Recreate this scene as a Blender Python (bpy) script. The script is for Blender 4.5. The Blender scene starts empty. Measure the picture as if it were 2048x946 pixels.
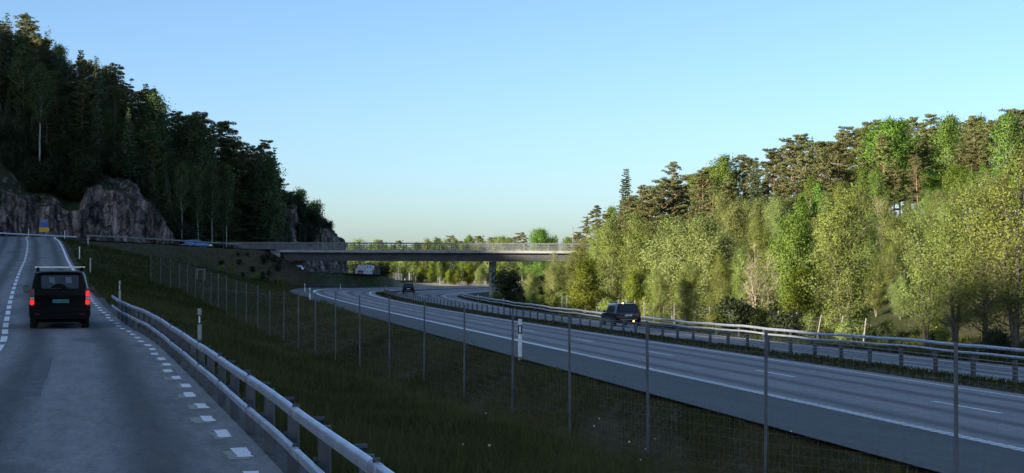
import bpy, math, random
import numpy as np
from mathutils import Vector, noise as mnoise
from mathutils.bvhtree import BVHTree

random.seed(7)
RNG = np.random.default_rng(11)
scene = bpy.context.scene
COL = scene.collection
R = math.radians

# ------------------------------------------------------------------ camera
F = 3000.0 / 2048.0            # focal length in picture widths
cd = bpy.data.cameras.new("camera")
cam = bpy.data.objects.new("camera", cd)
COL.objects.link(cam)
cd.sensor_fit = 'HORIZONTAL'
cd.sensor_width = 36.0
cd.lens = 36.0 * F
cd.clip_start = 0.1
cd.clip_end = 6000
cam.location = (0, 0, 2.0)
cam.rotation_euler = (R(90) + math.atan(67.0 / 3000.0), 0, 0)
scene.camera = cam

def px(u, D):
    return (u - 1024.0) / 3000.0 * D
def pz(v, D):
    return 2.0 + (540.0 - v) / 3000.0 * D

# ------------------------------------------------------------------ tags
def tag(o, label=None, cat=None, group=None, kind=None):
    if label: o['label'] = label
    if cat: o['category'] = cat
    if group: o['group'] = group
    if kind: o['kind'] = kind
    return o

def empty(name, loc=(0, 0, 0), rz=0.0, label=None, cat=None, group=None):
    o = bpy.data.objects.new(name, None)
    o.empty_display_size = 0.3
    o.location = loc
    o.rotation_euler = (0, 0, rz)
    COL.objects.link(o)
    return tag(o, label, cat, group)

def link_mesh(name, me, parent=None, mat=None):
    o = bpy.data.objects.new(name, me)
    COL.objects.link(o)
    if parent is not None: o.parent = parent
    if mat is not None and len(me.materials) == 0: me.materials.append(mat)
    return o

def copy_tree(o, parent=None):
    c = o.copy()
    COL.objects.link(c)
    if parent is not None: c.parent = parent
    for ch in list(o.children):
        copy_tree(ch, c)
    return c

# ------------------------------------------------------------------ mesh building
class MB:
    def __init__(self):
        self.v = []; self.f = []
    def add(self, vs, fs):
        n = len(self.v)
        self.v.extend([tuple(map(float, p)) for p in vs])
        self.f.extend([tuple(i + n for i in f) for f in fs])
        return self
    def box(self, x0, x1, y0, y1, z0, z1):
        vs = [(x0,y0,z0),(x1,y0,z0),(x1,y1,z0),(x0,y1,z0),(x0,y0,z1),(x1,y0,z1),(x1,y1,z1),(x0,y1,z1)]
        return self.add(vs, [(0,3,2,1),(4,5,6,7),(0,1,5,4),(1,2,6,5),(2,3,7,6),(3,0,4,7)])
    def tube(self, pts, r, n=6, cap=True):
        pts = [Vector(p) for p in pts]
        rr = r if hasattr(r, '__len__') else [r] * len(pts)
        vs = []; fs = []
        prev = None
        for i, p in enumerate(pts):
            d = (pts[min(i+1, len(pts)-1)] - pts[max(i-1, 0)])
            if d.length < 1e-9: d = Vector((0,0,1))
            d.normalize()
            ref = prev if prev is not None else (Vector((1,0,0)) if abs(d.x) < 0.8 else Vector((0,1,0)))
            a = (ref - d * ref.dot(d))
            if a.length < 1e-6: a = d.orthogonal()
            a.normalize(); prev = a
            b = d.cross(a)
            for k in range(n):
                t = 2 * math.pi * k / n
                vs.append(p + (a * math.cos(t) + b * math.sin(t)) * rr[i])
        for i in range(len(pts) - 1):
            for k in range(n):
                k2 = (k + 1) % n
                fs.append((i*n+k, i*n+k2, (i+1)*n+k2, (i+1)*n+k))
        if cap:
            fs.append(tuple(range(n-1, -1, -1)))
            fs.append(tuple((len(pts)-1)*n + k for k in range(n)))
        return self.add(vs, fs)
    def sweep(self, prof, frames, cap=True):
        """prof: list of (a, b) closed; frames: list of (origin, A, B)"""
        n = len(prof); vs = []; fs = []
        for o, A, B in frames:
            for a, b in prof:
                vs.append(Vector(o) + Vector(A) * a + Vector(B) * b)
        for i in range(len(frames) - 1):
            for k in range(n):
                k2 = (k + 1) % n
                fs.append((i*n+k, i*n+k2, (i+1)*n+k2, (i+1)*n+k))
        if cap:
            fs.append(tuple(range(n-1, -1, -1)))
            fs.append(tuple((len(frames)-1)*n + k for k in range(n)))
        return self.add(vs, fs)
    def prism(self, poly, o, U, V, N, depth):
        """polygon (u, v) in the plane o + u U + v V, given a thickness along N"""
        o, U, V, N = Vector(o), Vector(U), Vector(V), Vector(N)
        n = len(poly)
        vs = [o + U*u + V*v for u, v in poly] + [o + U*u + V*v + N*depth for u, v in poly]
        fs = [tuple(range(n)), tuple(range(2*n-1, n-1, -1))]
        fs += [(i, i+n, (i+1) % n + n, (i+1) % n) for i in range(n)]
        return self.add(vs, fs)
    def mesh(self, name, mat=None, smooth=None):
        me = bpy.data.meshes.new(name)
        me.from_pydata(self.v, [], self.f)
        me.validate(); me.update()
        import bmesh
        bm = bmesh.new(); bm.from_mesh(me)
        bmesh.ops.recalc_face_normals(bm, faces=bm.faces[:])
        bm.to_mesh(me); bm.free()
        if mat: me.materials.append(mat)
        if smooth is not None:
            for p in me.polygons: p.use_smooth = True
            me.set_sharp_from_angle(angle=R(smooth))
        return me
    def build(self, name, mat, parent=None, smooth=None):
        return link_mesh(name, self.mesh(name, mat, smooth), parent)

def fast_mesh(name, V, F, mat, tint=None, uv=None, smooth=False, dry=None, normals=None):
    """V n x 3, F m x k (all the same k); attributes per vertex"""
    V = np.asarray(V, np.float32); F = np.asarray(F, np.int32)
    k = F.shape[1]
    me = bpy.data.meshes.new(name)
    me.vertices.add(len(V)); me.vertices.foreach_set('co', V.ravel())
    me.loops.add(F.size); me.loops.foreach_set('vertex_index', F.ravel())
    me.polygons.add(len(F))
    me.polygons.foreach_set('loop_start', np.arange(0, F.size, k, dtype=np.int32))
    if smooth: me.polygons.foreach_set('use_smooth', np.ones(len(F), bool))
    me.update(calc_edges=True)
    for nm, val in (('tint', tint), ('dry', dry)):
        if val is not None:
            a = me.attributes.new(nm, 'FLOAT', 'POINT')
            a.data.foreach_set('value', np.asarray(val, np.float32))
    if uv is not None:
        l = me.uv_layers.new(name='UVMap')
        l.data.foreach_set('uv', np.asarray(uv, np.float32)[F.ravel()].ravel())
    if normals is not None:
        me.polygons.foreach_set('use_smooth', np.ones(len(F), bool))
        me.normals_split_custom_set_from_vertices([tuple(n) for n in np.asarray(normals, float)])
    me.materials.append(mat)
    return me

def rrect(x0, x1, z0, z1, r, n=4):
    out = []
    for cx, cz, a0 in ((x1-r, z1-r, 0), (x0+r, z1-r, 90), (x0+r, z0+r, 180), (x1-r, z0+r, 270)):
        for i in range(n + 1):
            a = R(a0 + 90.0 * i / n)
            out.append((cx + r*math.cos(a), cz + r*math.sin(a)))
    return out

# ------------------------------------------------------------------ materials
def new_mat(name):
    m = bpy.data.materials.new(name); m.use_nodes = True
    nt = m.node_tree
    return m, nt, nt.nodes, nt.links, nt.nodes['Principled BSDF']

def simple(name, col, rough=0.6, metal=0.0, emit=None, es=0.0, var=0.12, scale=6.0, coat=0.0, spec=0.5):
    m, nt, N, L, b = new_mat(name)
    b.inputs['Roughness'].default_value = rough
    b.inputs['Metallic'].default_value = metal
    b.inputs['Specular IOR Level'].default_value = spec
    if coat: b.inputs['Coat Weight'].default_value = coat
    tc = N.new('ShaderNodeTexCoord'); ns = N.new('ShaderNodeTexNoise')
    ns.inputs['Scale'].default_value = scale; ns.inputs['Detail'].default_value = 5
    L.new(tc.outputs['Object'], ns.inputs['Vector'])
    rp = N.new('ShaderNodeValToRGB')
    rp.color_ramp.elements[0].position = 0.3; rp.color_ramp.elements[1].position = 0.7
    rp.color_ramp.elements[0].color = tuple(c*(1-var) for c in col) + (1,)
    rp.color_ramp.elements[1].color = tuple(min(1, c*(1+var)) for c in col) + (1,)
    L.new(ns.outputs['Fac'], rp.inputs['Fac'])
    L.new(rp.outputs['Color'], b.inputs['Base Color'])
    if emit:
        b.inputs['Emission Color'].default_value = tuple(emit) + (1,)
        b.inputs['Emission Strength'].default_value = es
    return m

def math_node(N, L, op, a, b=None, c=None):
    n = N.new('ShaderNodeMath'); n.operation = op
    for i, x in enumerate((a, b, c)):
        if x is None: continue
        if isinstance(x, (int, float)): n.inputs[i].default_value = x
        else: L.new(x, n.inputs[i])
    return n.outputs[0]

def noise_node(N, L, vec, scale, detail=6, rough=0.6):
    n = N.new('ShaderNodeTexNoise')
    n.inputs['Scale'].default_value = scale; n.inputs['Detail'].default_value = detail
    n.inputs['Roughness'].default_value = rough
    L.new(vec, n.inputs['Vector'])
    return n.outputs['Fac']

def ramp(N, L, fac, stops):
    r = N.new('ShaderNodeValToRGB')
    els = r.color_ramp.elements
    while len(els) < len(stops): els.new(0.5)
    for e, (p, c) in zip(els, stops):
        e.position = p; e.color = (c if len(c) == 4 else tuple(c) + (1,))
    L.new(fac, r.inputs['Fac'])
    return r.outputs['Color']

def mix(N, L, fac, a, b, mode='MIX'):
    n = N.new('ShaderNodeMix'); n.data_type = 'RGBA'; n.blend_type = mode
    if isinstance(fac, (int, float)): n.inputs[0].default_value = fac
    else: L.new(fac, n.inputs[0])
    for i, x in ((6, a), (7, b)):
        if isinstance(x, tuple): n.inputs[i].default_value = x if len(x) == 4 else x + (1,)
        else: L.new(x, n.inputs[i])
    return n.outputs[2]

def mapping(N, L, vec, scale):
    n = N.new('ShaderNodeMapping'); n.inputs['Scale'].default_value = scale
    L.new(vec, n.inputs['Vector'])
    return n.outputs[0]

def bump(N, L, h, b, strength=0.4, dist=0.05):
    n = N.new('ShaderNodeBump'); n.inputs['Strength'].default_value = strength
    n.inputs['Distance'].default_value = dist
    L.new(h, n.inputs['Height']); L.new(n.outputs[0], b.inputs['Normal'])

def asphalt(name, dark, light, tracks, patch=0.0):
    """tracks: lateral positions (m) of darker wheel bands. UV = (lateral m, along m)"""
    m, nt, N, L, b = new_mat(name)
    uv = N.new('ShaderNodeUVMap').outputs[0]
    geo = N.new('ShaderNodeNewGeometry').outputs['Position']
    big = noise_node(N, L, mapping(N, L, uv, (0.5, 0.02, 1)), 1.0, 4)
    mid = noise_node(N, L, mapping(N, L, uv, (1.2, 0.25, 1)), 1.0, 6, 0.65)
    fine = noise_node(N, L, geo, 13, 5, 0.85)
    f = math_node(N, L, 'MULTIPLY_ADD', mid, 0.55, math_node(N, L, 'MULTIPLY', big, 0.45))
    col = ramp(N, L, f, [(0.36, dark), (0.66, light)])
    sep = N.new('ShaderNodeSeparateXYZ'); L.new(uv, sep.inputs[0])
    wob = math_node(N, L, 'MULTIPLY_ADD', noise_node(N, L, mapping(N, L, uv, (0.0, 0.06, 1)), 1.0, 3), 0.5, -0.25)
    u = math_node(N, L, 'ADD', sep.outputs[0], wob)
    acc = None
    for t, wdt in tracks:
        d = math_node(N, L, 'ABSOLUTE', math_node(N, L, 'SUBTRACT', u, t))
        v = math_node(N, L, 'SUBTRACT', 1.0, math_node(N, L, 'MULTIPLY', d, 1.0 / wdt))
        v = math_node(N, L, 'MAXIMUM', v, 0.0)
        acc = v if acc is None else math_node(N, L, 'MAXIMUM', acc, v)
    if acc is not None:
        acc = math_node(N, L, 'MULTIPLY', math_node(N, L, 'SMOOTH_MIN', acc, 0.8, 0.2), math_node(N, L, 'MULTIPLY_ADD', mid, 0.9, 0.6))
        col = mix(N, L, acc, col, tuple(c * 0.42 for c in dark))
    if patch:
        pn = noise_node(N, L, mapping(N, L, uv, (0.45, 0.16, 1)), 1.0, 2, 0.4)
        pm = ramp(N, L, pn, [(0.60, (0, 0, 0)), (0.635, (1, 1, 1))])
        col = mix(N, L, math_node(N, L, 'MULTIPLY', pm, patch), col, tuple(c * 0.55 for c in dark))
        # transverse repair joints
        cr = noise_node(N, L, mapping(N, L, uv, (0.15, 1.1, 1)), 1.0, 5, 0.7)
        cm = ramp(N, L, cr, [(0.485, (0, 0, 0)), (0.5, (1, 1, 1)), (0.515, (0, 0, 0))])
        col = mix(N, L, math_node(N, L, 'MULTIPLY', cm, 0.18), col, (0.012, 0.012, 0.013))
    med = noise_node(N, L, mapping(N, L, uv, (5.0, 1.1, 1)), 1.0, 6, 0.8)
    col = mix(N, L, 0.9, col, ramp(N, L, med, [(0.28, (0.66, 0.66, 0.67)), (0.5, (1, 1, 1)), (0.74, (1.3, 1.29, 1.27))]), 'MULTIPLY')
    st_ = noise_node(N, L, mapping(N, L, uv, (2.2, 0.35, 1)), 1.0, 3, 0.5)
    stm = ramp(N, L, st_, [(0.66, (0, 0, 0)), (0.72, (1, 1, 1))])
    col = mix(N, L, math_node(N, L, 'MULTIPLY', stm, 0.22), col, tuple(c*0.5 for c in dark))
    sp = ramp(N, L, fine, [(0.3, (0.6, 0.6, 0.6)), (0.7, (1.4, 1.4, 1.4))])
    col = mix(N, L, 1.0, col, sp, 'MULTIPLY')
    L.new(col, b.inputs['Base Color'])
    b.inputs['Roughness'].default_value = 0.78
    b.inputs['Specular IOR Level'].default_value = 0.35
    bump(N, L, fine, b, 0.35, 0.012)
    return m

def foliage(name, c0, c1, trans=0.35, sat=0.1):
    m, nt, N, L, b = new_mat(name)
    at = N.new('ShaderNodeAttribute'); at.attribute_name = 'tint'
    oi = N.new('ShaderNodeObjectInfo')
    f = math_node(N, L, 'ADD', math_node(N, L, 'MULTIPLY', at.outputs['Fac'], 0.8), math_node(N, L, 'MULTIPLY_ADD', oi.outputs['Random'], 0.5, -0.15))
    col = ramp(N, L, f, [(0.05, c0), (0.95, c1)])
    hs = N.new('ShaderNodeHueSaturation')
    L.new(col, hs.inputs['Color'])
    L.new(math_node(N, L, 'MULTIPLY_ADD', oi.outputs['Random'], 0.05, 0.475), hs.inputs['Hue'])
    L.new(hs.outputs[0], b.inputs['Base Color'])
    b.inputs['Roughness'].default_value = 0.55
    b.inputs['Specular IOR Level'].default_value = 0.25
    tr = N.new('ShaderNodeBsdfTranslucent'); L.new(hs.outputs[0], tr.inputs['Color'])
    ms = N.new('ShaderNodeMixShader'); ms.inputs[0].default_value = trans
    L.new(b.outputs[0], ms.inputs[1]); L.new(tr.outputs[0], ms.inputs[2])
    L.new(ms.outputs[0], N['Material Output'].inputs['Surface'])
    return m

def bark(name, c0, c1, vs=3.0, upper=None, h=10.0):
    m, nt, N, L, b = new_mat(name)
    tc = N.new('ShaderNodeTexCoord').outputs['Object']
    f = noise_node(N, L, mapping(N, L, tc, (6, 6, vs)), 1.0, 5, 0.7)
    col = ramp(N, L, f, [(0.35, c0), (0.65, c1)])
    if upper:
        sep = N.new('ShaderNodeSeparateXYZ'); L.new(tc, sep.inputs[0])
        g = math_node(N, L, 'MULTIPLY_ADD', sep.outputs[2], 1.0 / (h*0.35), -0.9)
        cl = N.new('ShaderNodeClamp'); L.new(g, cl.inputs[0])
        col = mix(N, L, cl.outputs[0], col, upper)
    L.new(col, b.inputs['Base Color'])
    b.inputs['Roughness'].default_value = 0.9
    return m

M = {}
M['asphalt_local'] = asphalt('worn_grey_asphalt', (0.165, 0.156, 0.146), (0.275, 0.260, 0.244), [(-0.85, 0.55), (-2.75, 0.55), (-4.6, 0.5), (-6.3, 0.5)], 0.55)
M['asphalt_motorway'] = asphalt('motorway_asphalt', (0.200, 0.192, 0.184), (0.300, 0.288, 0.278),
    [(0.95, 0.45), (2.65, 0.45), (4.65, 0.5), (6.35, 0.45), (12.2, .5), (13.9, .5), (15.9, .5), (17.6, .5)], 0.0)
M['asphalt_shoulder'] = asphalt('shoulder_asphalt', (0.068, 0.066, 0.060), (0.105, 0.101, 0.093), [], 0.0)

def paint(name, col, wear=0.35):
    m, nt, N, L, b = new_mat(name)
    geo = N.new('ShaderNodeNewGeometry').outputs['Position']
    f = noise_node(N, L, geo, 9, 6, 0.75)
    c = ramp(N, L, f, [(0.30, tuple(x*(1-wear) for x in col)), (0.5, col)])
    L.new(c, b.inputs['Base Color']); b.inputs['Roughness'].default_value = 0.7
    return m
M['paint_white'] = paint('white_road_paint', (0.88, 0.87, 0.85), 0.2)
M['paint_old'] = paint('old_yellowed_paint', (0.34, 0.325, 0.27), 0.55)
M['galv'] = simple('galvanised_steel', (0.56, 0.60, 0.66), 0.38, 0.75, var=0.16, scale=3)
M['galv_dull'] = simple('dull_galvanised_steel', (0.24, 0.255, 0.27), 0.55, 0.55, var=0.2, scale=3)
M['post_dark'] = simple('dark_steel_post', (0.07, 0.075, 0.085), 0.6, 0.4, var=0.25, scale=4)  # dark tone stands for the shadowed side of guardrail posts
M['rail_grey'] = simple('dull_grey_railing_steel', (0.15, 0.155, 0.16), 0.6, 0.4, var=0.2, scale=3)
M['post_grey'] = simple('grey_steel_post', (0.12, 0.126, 0.135), 0.6, 0.4, var=0.25, scale=4)  # plain mid grey steel for the fence posts
M['galv_joint'] = simple('weathered_rail_joint', (0.40, 0.43, 0.47), 0.45, 0.7, var=0.3, scale=9)
M['wire'] = simple('fence_wire', (0.26, 0.27, 0.28), 0.6, 0.2)
M['wood_post'] = simple('grey_wooden_post', (0.20, 0.19, 0.165), 0.85, var=0.3, scale=9)
M['white_plastic'] = simple('white_plastic_post', (0.66, 0.67, 0.66), 0.5, var=0.12, scale=7)
M['grey_plastic'] = simple('weathered_plastic_post', (0.34, 0.34, 0.32), 0.6, var=0.25, scale=7)
M['black_plastic'] = simple('black_plastic', (0.012, 0.012, 0.013), 0.45)
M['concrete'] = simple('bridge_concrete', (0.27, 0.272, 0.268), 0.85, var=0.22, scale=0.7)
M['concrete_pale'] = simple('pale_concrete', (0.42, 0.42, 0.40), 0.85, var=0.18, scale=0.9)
M['girder'] = simple('shade_darkened_concrete', (0.058, 0.060, 0.062), 0.85, var=0.28, scale=0.6)  # concrete colour darkened to carry the deck overhang's shade
M['black_paint'] = simple('black_car_paint', (0.003, 0.003, 0.004), 0.3, 0.0, var=0.05, coat=0.03, spec=0.08)
M['navy_paint'] = simple('dark_blue_grey_car_paint', (0.012, 0.013, 0.020), 0.28, 0.2, var=0.05, coat=0.5)
M['trim'] = simple('black_trim', (0.006, 0.006, 0.007), 0.7, spec=0.08)
M['tyre'] = simple('tyre_rubber', (0.012, 0.012, 0.012), 0.85)
M['rim'] = simple('alloy_rim', (0.22, 0.22, 0.23), 0.35, 0.8)
M['glass_dark'] = simple('tinted_glass', (0.010, 0.013, 0.017), 0.06, 0.0, var=0.02, spec=0.8)
M['glass_pale'] = simple('pale_reflecting_glass', (0.035, 0.045, 0.055), 0.15, 0.0, var=0.05, spec=0.6)
M['glass_dim'] = simple('dim_tinted_glass', (0.022, 0.028, 0.036), 0.2, 0.0, var=0.35, scale=4, spec=0.4)
M['glass_sky'] = simple('sky_painted_glass', (0.10, 0.125, 0.145), 0.2, 0.0, var=0.2, scale=5, spec=0.4)  # pale colour painted for sky seen in mirror and through windscreen
M['chrome'] = simple('bright_metal', (0.62, 0.64, 0.66), 0.25, 0.9)
M['lamp_red_on'] = simple('lit_red_lamp', (0.5, 0.008, 0.008), 0.3, emit=(1.0, 0.02, 0.02), es=0.34)
M['lamp_red_off'] = simple('unlit_red_lamp', (0.10, 0.008, 0.010), 0.2)
M['lamp_clear'] = simple('clear_lamp', (0.45, 0.45, 0.46), 0.2)
M['lamp_glint_on'] = simple('warm_lamp_and_glint', (0.9, 0.6, 0.3), 0.3, emit=(1.0, 0.55, 0.16), es=2.5)  # glow for a car's headlights, and for painted sun glints
M['plate_green'] = simple('green_licence_plate', (0.03, 0.26, 0.20), 0.5)
M['plate_white'] = simple('white_licence_plate', (0.55, 0.56, 0.58), 0.5)
M['plate_blue'] = simple('blue_plate_band', (0.03, 0.07, 0.25), 0.5)
M['plate_ink'] = simple('black_plate_lettering', (0.01, 0.012, 0.012), 0.6)
M['sign_blue'] = simple('blue_sign_face', (0.04, 0.12, 0.46), 0.5)
M['sign_white'] = simple('white_sign_face', (0.6, 0.62, 0.65), 0.5)
M['sign_yellow'] = simple('yellow_sign_face', (0.72, 0.40, 0.02), 0.5)
M['lorry_white'] = simple('white_lorry_box', (0.42, 0.45, 0.48), 0.5, var=0.2, scale=2)
M['lorry_dark'] = simple('dark_container_paint', (0.016, 0.017, 0.026), 0.5)
M['red_paint'] = simple('red_car_paint', (0.35, 0.03, 0.03), 0.25, coat=0.5)
M['white_paint'] = simple('white_car_paint', (0.6, 0.6, 0.6), 0.3, coat=0.5)
M['blue_cab'] = simple('pale_blue_car_paint', (0.13, 0.24, 0.42), 0.25, 0.2, coat=0.4)
M['leaf_dandelion'] = simple('dandelion_seed_head', (0.65, 0.65, 0.6), 0.9)
M['stem_green'] = simple('green_stem', (0.06, 0.09, 0.03), 0.8)

M['spruce'] = foliage('spruce_needles', (0.034, 0.056, 0.025), (0.098, 0.130, 0.052), 0.18)
M['pine'] = foliage('pine_needles', (0.066, 0.082, 0.026), (0.165, 0.170, 0.058), 0.22)
M['birch'] = foliage('fresh_birch_leaves', (0.085, 0.150, 0.020), (0.200, 0.285, 0.050), 0.36)
M['alder'] = foliage('young_alder_leaves', (0.125, 0.165, 0.026), (0.260, 0.315, 0.075), 0.34)
M['maple'] = foliage('bright_maple_leaves', (0.080, 0.150, 0.017), (0.180, 0.275, 0.042), 0.36)
M['willow'] = foliage('willow_leaves', (0.140, 0.180, 0.042), (0.280, 0.330, 0.105), 0.34)
M['yellow'] = foliage('yellow_green_leaves', (0.100, 0.135, 0.012), (0.215, 0.250, 0.030), 0.42)
M['shade_leaf'] = foliage('shade_dark_green_leaves', (0.042, 0.075, 0.020), (0.105, 0.155, 0.042), 0.28)  # birch and maple leaf colour darkened to stand for hillside shade
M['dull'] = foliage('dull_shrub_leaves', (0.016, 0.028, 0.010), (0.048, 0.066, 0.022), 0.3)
M['bark_dark'] = bark('dark_bark', (0.035, 0.030, 0.025), (0.10, 0.088, 0.072))
M['bark_alder'] = bark('grey_alder_bark', (0.075, 0.065, 0.05), (0.20, 0.175, 0.135))
M['bark_birch'] = bark('white_birch_bark', (0.16, 0.15, 0.135), (0.60, 0.58, 0.54), 1.2)
M['bark_pine'] = bark('pine_bark', (0.06, 0.045, 0.035), (0.14, 0.10, 0.075), 3.0, (0.21, 0.12, 0.07, 1), 15.0)
M['bark_bare'] = bark('pale_dead_bark', (0.17, 0.145, 0.105), (0.33, 0.28, 0.20))

def ground_mat():
    m, nt, N, L, b = new_mat('grassy_ground')
    geo = N.new('ShaderNodeNewGeometry').outputs['Position']
    at = N.new('ShaderNodeAttribute'); at.attribute_name = 'dry'
    a = noise_node(N, L, geo, 0.35, 5, 0.65)
    bb = noise_node(N, L, geo, 4.0, 5, 0.75)
    c = noise_node(N, L, geo, 0.07, 3, 0.5)
    green = ramp(N, L, bb, [(0.3, (0.016, 0.028, 0.007)), (0.55, (0.034, 0.052, 0.013)), (0.75, (0.060, 0.066, 0.022))])
    brown = ramp(N, L, bb, [(0.3, (0.040, 0.034, 0.018)), (0.6, (0.088, 0.074, 0.040)), (0.8, (0.15, 0.125, 0.07))])
    f = math_node(N, L, 'ADD', math_node(N, L, 'MULTIPLY', a, 0.8), math_node(N, L, 'MULTIPLY', c, 0.5))
    f = math_node(N, L, 'ADD', f, math_node(N, L, 'MULTIPLY_ADD', at.outputs['Fac'], 0.8, -0.42))
    k = ramp(N, L, f, [(0.42, (0, 0, 0)), (0.66, (1, 1, 1))])
    col = mix(N, L, k, green, brown)
    straw = ramp(N, L, bb, [(0.3, (0.30, 0.255, 0.165)), (0.7, (0.46, 0.40, 0.27))])
    s = math_node(N, L, 'MULTIPLY_ADD', at.outputs['Fac'], 1.0, -1.0)
    cl = N.new('ShaderNodeClamp'); L.new(s, cl.inputs[0])
    col = mix(N, L, cl.outputs[0], col, straw)
    L.new(col, b.inputs['Base Color'])
    b.inputs['Roughness'].default_value = 0.95; b.inputs['Specular IOR Level'].default_value = 0.1
    bump(N, L, bb, b, 0.8, 0.12)
    return m
M['ground'] = ground_mat()

def hill_mat():
    m, nt, N, L, b = new_mat('rock_and_forest_floor')
    g = N.new('ShaderNodeNewGeometry')
    pos = g.outputs['Position']
    sep = N.new('ShaderNodeSeparateXYZ'); L.new(g.outputs['True Normal'], sep.inputs[0])
    st = noise_node(N, L, mapping(N, L, pos, (0.85, 0.85, 0.11)), 1.0, 8, 0.68)
    fi = noise_node(N, L, mapping(N, L, pos, (2.2, 2.2, 0.8)), 1.0, 7, 0.7)
    rock = ramp(N, L, st, [(0.36, (0.024, 0.020, 0.019)), (0.46, (0.115, 0.088, 0.076)), (0.57, (0.27, 0.215, 0.195)), (0.68, (0.50, 0.44, 0.41))])
    rk2 = ramp(N, L, fi, [(0.3, (0.5, 0.5, 0.5)), (0.65, (1.25, 1.22, 1.2))])
    rock = mix(N, L, 1.0, rock, rk2, 'MULTIPLY')
    vo = N.new('ShaderNodeTexVoronoi'); vo.feature = 'DISTANCE_TO_EDGE'; vo.inputs['Scale'].default_value = 1.0
    wp = N.new('ShaderNodeVectorMath'); wp.operation = 'ADD'
    nv = N.new('ShaderNodeTexNoise'); nv.inputs['Scale'].default_value = 0.8; nv.inputs['Detail'].default_value = 4
    L.new(pos, nv.inputs['Vector']); L.new(nv.outputs['Color'], wp.inputs[1]); L.new(mapping(N, L, pos, (0.55, 0.55, 0.22)), wp.inputs[0])
    L.new(wp.outputs[0], vo.inputs['Vector'])
    ck = ramp(N, L, vo.outputs['Distance'], [(0.0, (0.12, 0.11, 0.11)), (0.05, (0.75, 0.75, 0.75)), (0.14, (1, 1, 1))])
    rock = mix(N, L, 1.0, rock, ck, 'MULTIPLY')
    seep = noise_node(N, L, mapping(N, L, pos, (0.7, 0.7, 0.03)), 1.0, 4, 0.6)
    sm_ = ramp(N, L, seep, [(0.56, (1, 1, 1)), (0.66, (0.30, 0.29, 0.30))])
    rock = mix(N, L, 1.0, rock, sm_, 'MULTIPLY')
    floor = ramp(N, L, fi, [(0.35, (0.018, 0.028, 0.010)), (0.7, (0.050, 0.058, 0.022))])
    nz = math_node(N, L, 'ADD', sep.outputs[2], math_node(N, L, 'MULTIPLY_ADD', fi, 0.35, -0.17))
    k = ramp(N, L, nz, [(0.62, (0, 0, 0)), (0.76, (1, 1, 1))])
    col = mix(N, L, k, rock, floor)
    L.new(col, b.inputs['Base Color'])
    b.inputs['Roughness'].default_value = 0.85; b.inputs['Specular IOR Level'].default_value = 0.25
    h = math_node(N, L, 'ADD', st, math_node(N, L, 'MULTIPLY', fi, 0.5))
    bump(N, L, h, b, 0.9, 0.5)
    return m
M['hill'] = hill_mat()

def gravel_mat():
    m, nt, N, L, b = new_mat('gravel')
    geo = N.new('ShaderNodeNewGeometry').outputs['Position']
    a = noise_node(N, L, geo, 16, 5, 0.8); c = noise_node(N, L, geo, 1.5, 4)
    col = ramp(N, L, a, [(0.3, (0.035, 0.030, 0.027)), (0.52, (0.10, 0.086, 0.078)), (0.72, (0.25, 0.215, 0.19))])
    k = ramp(N, L, c, [(0.5, (0, 0, 0)), (0.7, (1, 1, 1))])
    col = mix(N, L, math_node(N, L, 'MULTIPLY', k, 0.6), col, (0.04, 0.05, 0.022))
    L.new(col, b.inputs['Base Color']); b.inputs['Roughness'].default_value = 0.95
    bump(N, L, a, b, 0.8, 0.05)
    return m
M['gravel'] = gravel_mat()
M['median'] = M['ground']
M['grass'] = foliage('grass_blades', (0.014, 0.032, 0.005), (0.110, 0.096, 0.036), 0.3)
M['grass'].node_tree.nodes['Principled BSDF'].inputs['Specular IOR Level'].default_value = 0.02
M['boulder'] = simple('granite_boulder', (0.19, 0.17, 0.16), 0.9, var=0.4, scale=1.5)

# ------------------------------------------------------------------ alignments
def pch(xs, ys):
    """smooth monotone-ish cubic through points; returns a vectorised function with linear ends"""
    xs = np.array(xs, float); ys = np.array(ys, float)
    d = np.diff(ys) / np.diff(xs)
    t = np.empty(len(xs)); t[0] = d[0]; t[-1] = d[-1]
    t[1:-1] = (d[:-1] * np.diff(xs)[1:] + d[1:] * np.diff(xs)[:-1]) / (xs[2:] - xs[:-2])
    def f(x):
        x = np.asarray(x, float)
        i = np.clip(np.searchsorted(xs, x) - 1, 0, len(xs) - 2)
        h = xs[i+1] - xs[i]; u = (x - xs[i]) / h
        uc = np.clip(u, 0, 1)
        r = ((2*uc**3 - 3*uc**2 + 1) * ys[i] + (uc**3 - 2*uc**2 + uc) * h * t[i]
             + (-2*uc**3 + 3*uc**2) * ys[i+1] + (uc**3 - uc**2) * h * t[i+1])
        r = np.where(x < xs[0], ys[0] + (x - xs[0]) * t[0], r)
        r = np.where(x > xs[-1], ys[-1] + (x - xs[-1]) * t[-1], r)
        return r
    return f

# local road: right edge line and height
edge_x = pch([-40, 0, 9, 15, 21.3, 30, 41.4, 52.5, 72, 104, 135, 156, 180, 204, 218, 260, 300, 400, 600],
             [12.6, 1.5, -0.95, -2.6, -4.37, -6.85, -10.2, -13.85, -20.2, -30.3, -40.0, -46.6, -54.3, -62.2, -66, -62, -52, -50, -50])
road_z = pch([-40, 0, 45, 52.5, 60, 72, 88, 104, 120, 135, 156, 169, 186, 204, 215, 225, 250, 300, 400, 460, 700],
             [0, 0, 0.05, 0.11, 0.26, 0.59, 1.20, 1.83, 2.37, 2.9, 3.95, 4.7, 5.65, 6.35, 6.75, 6.8, 4.5, 2.0, 0.0, -1.0, -1.0])
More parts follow.
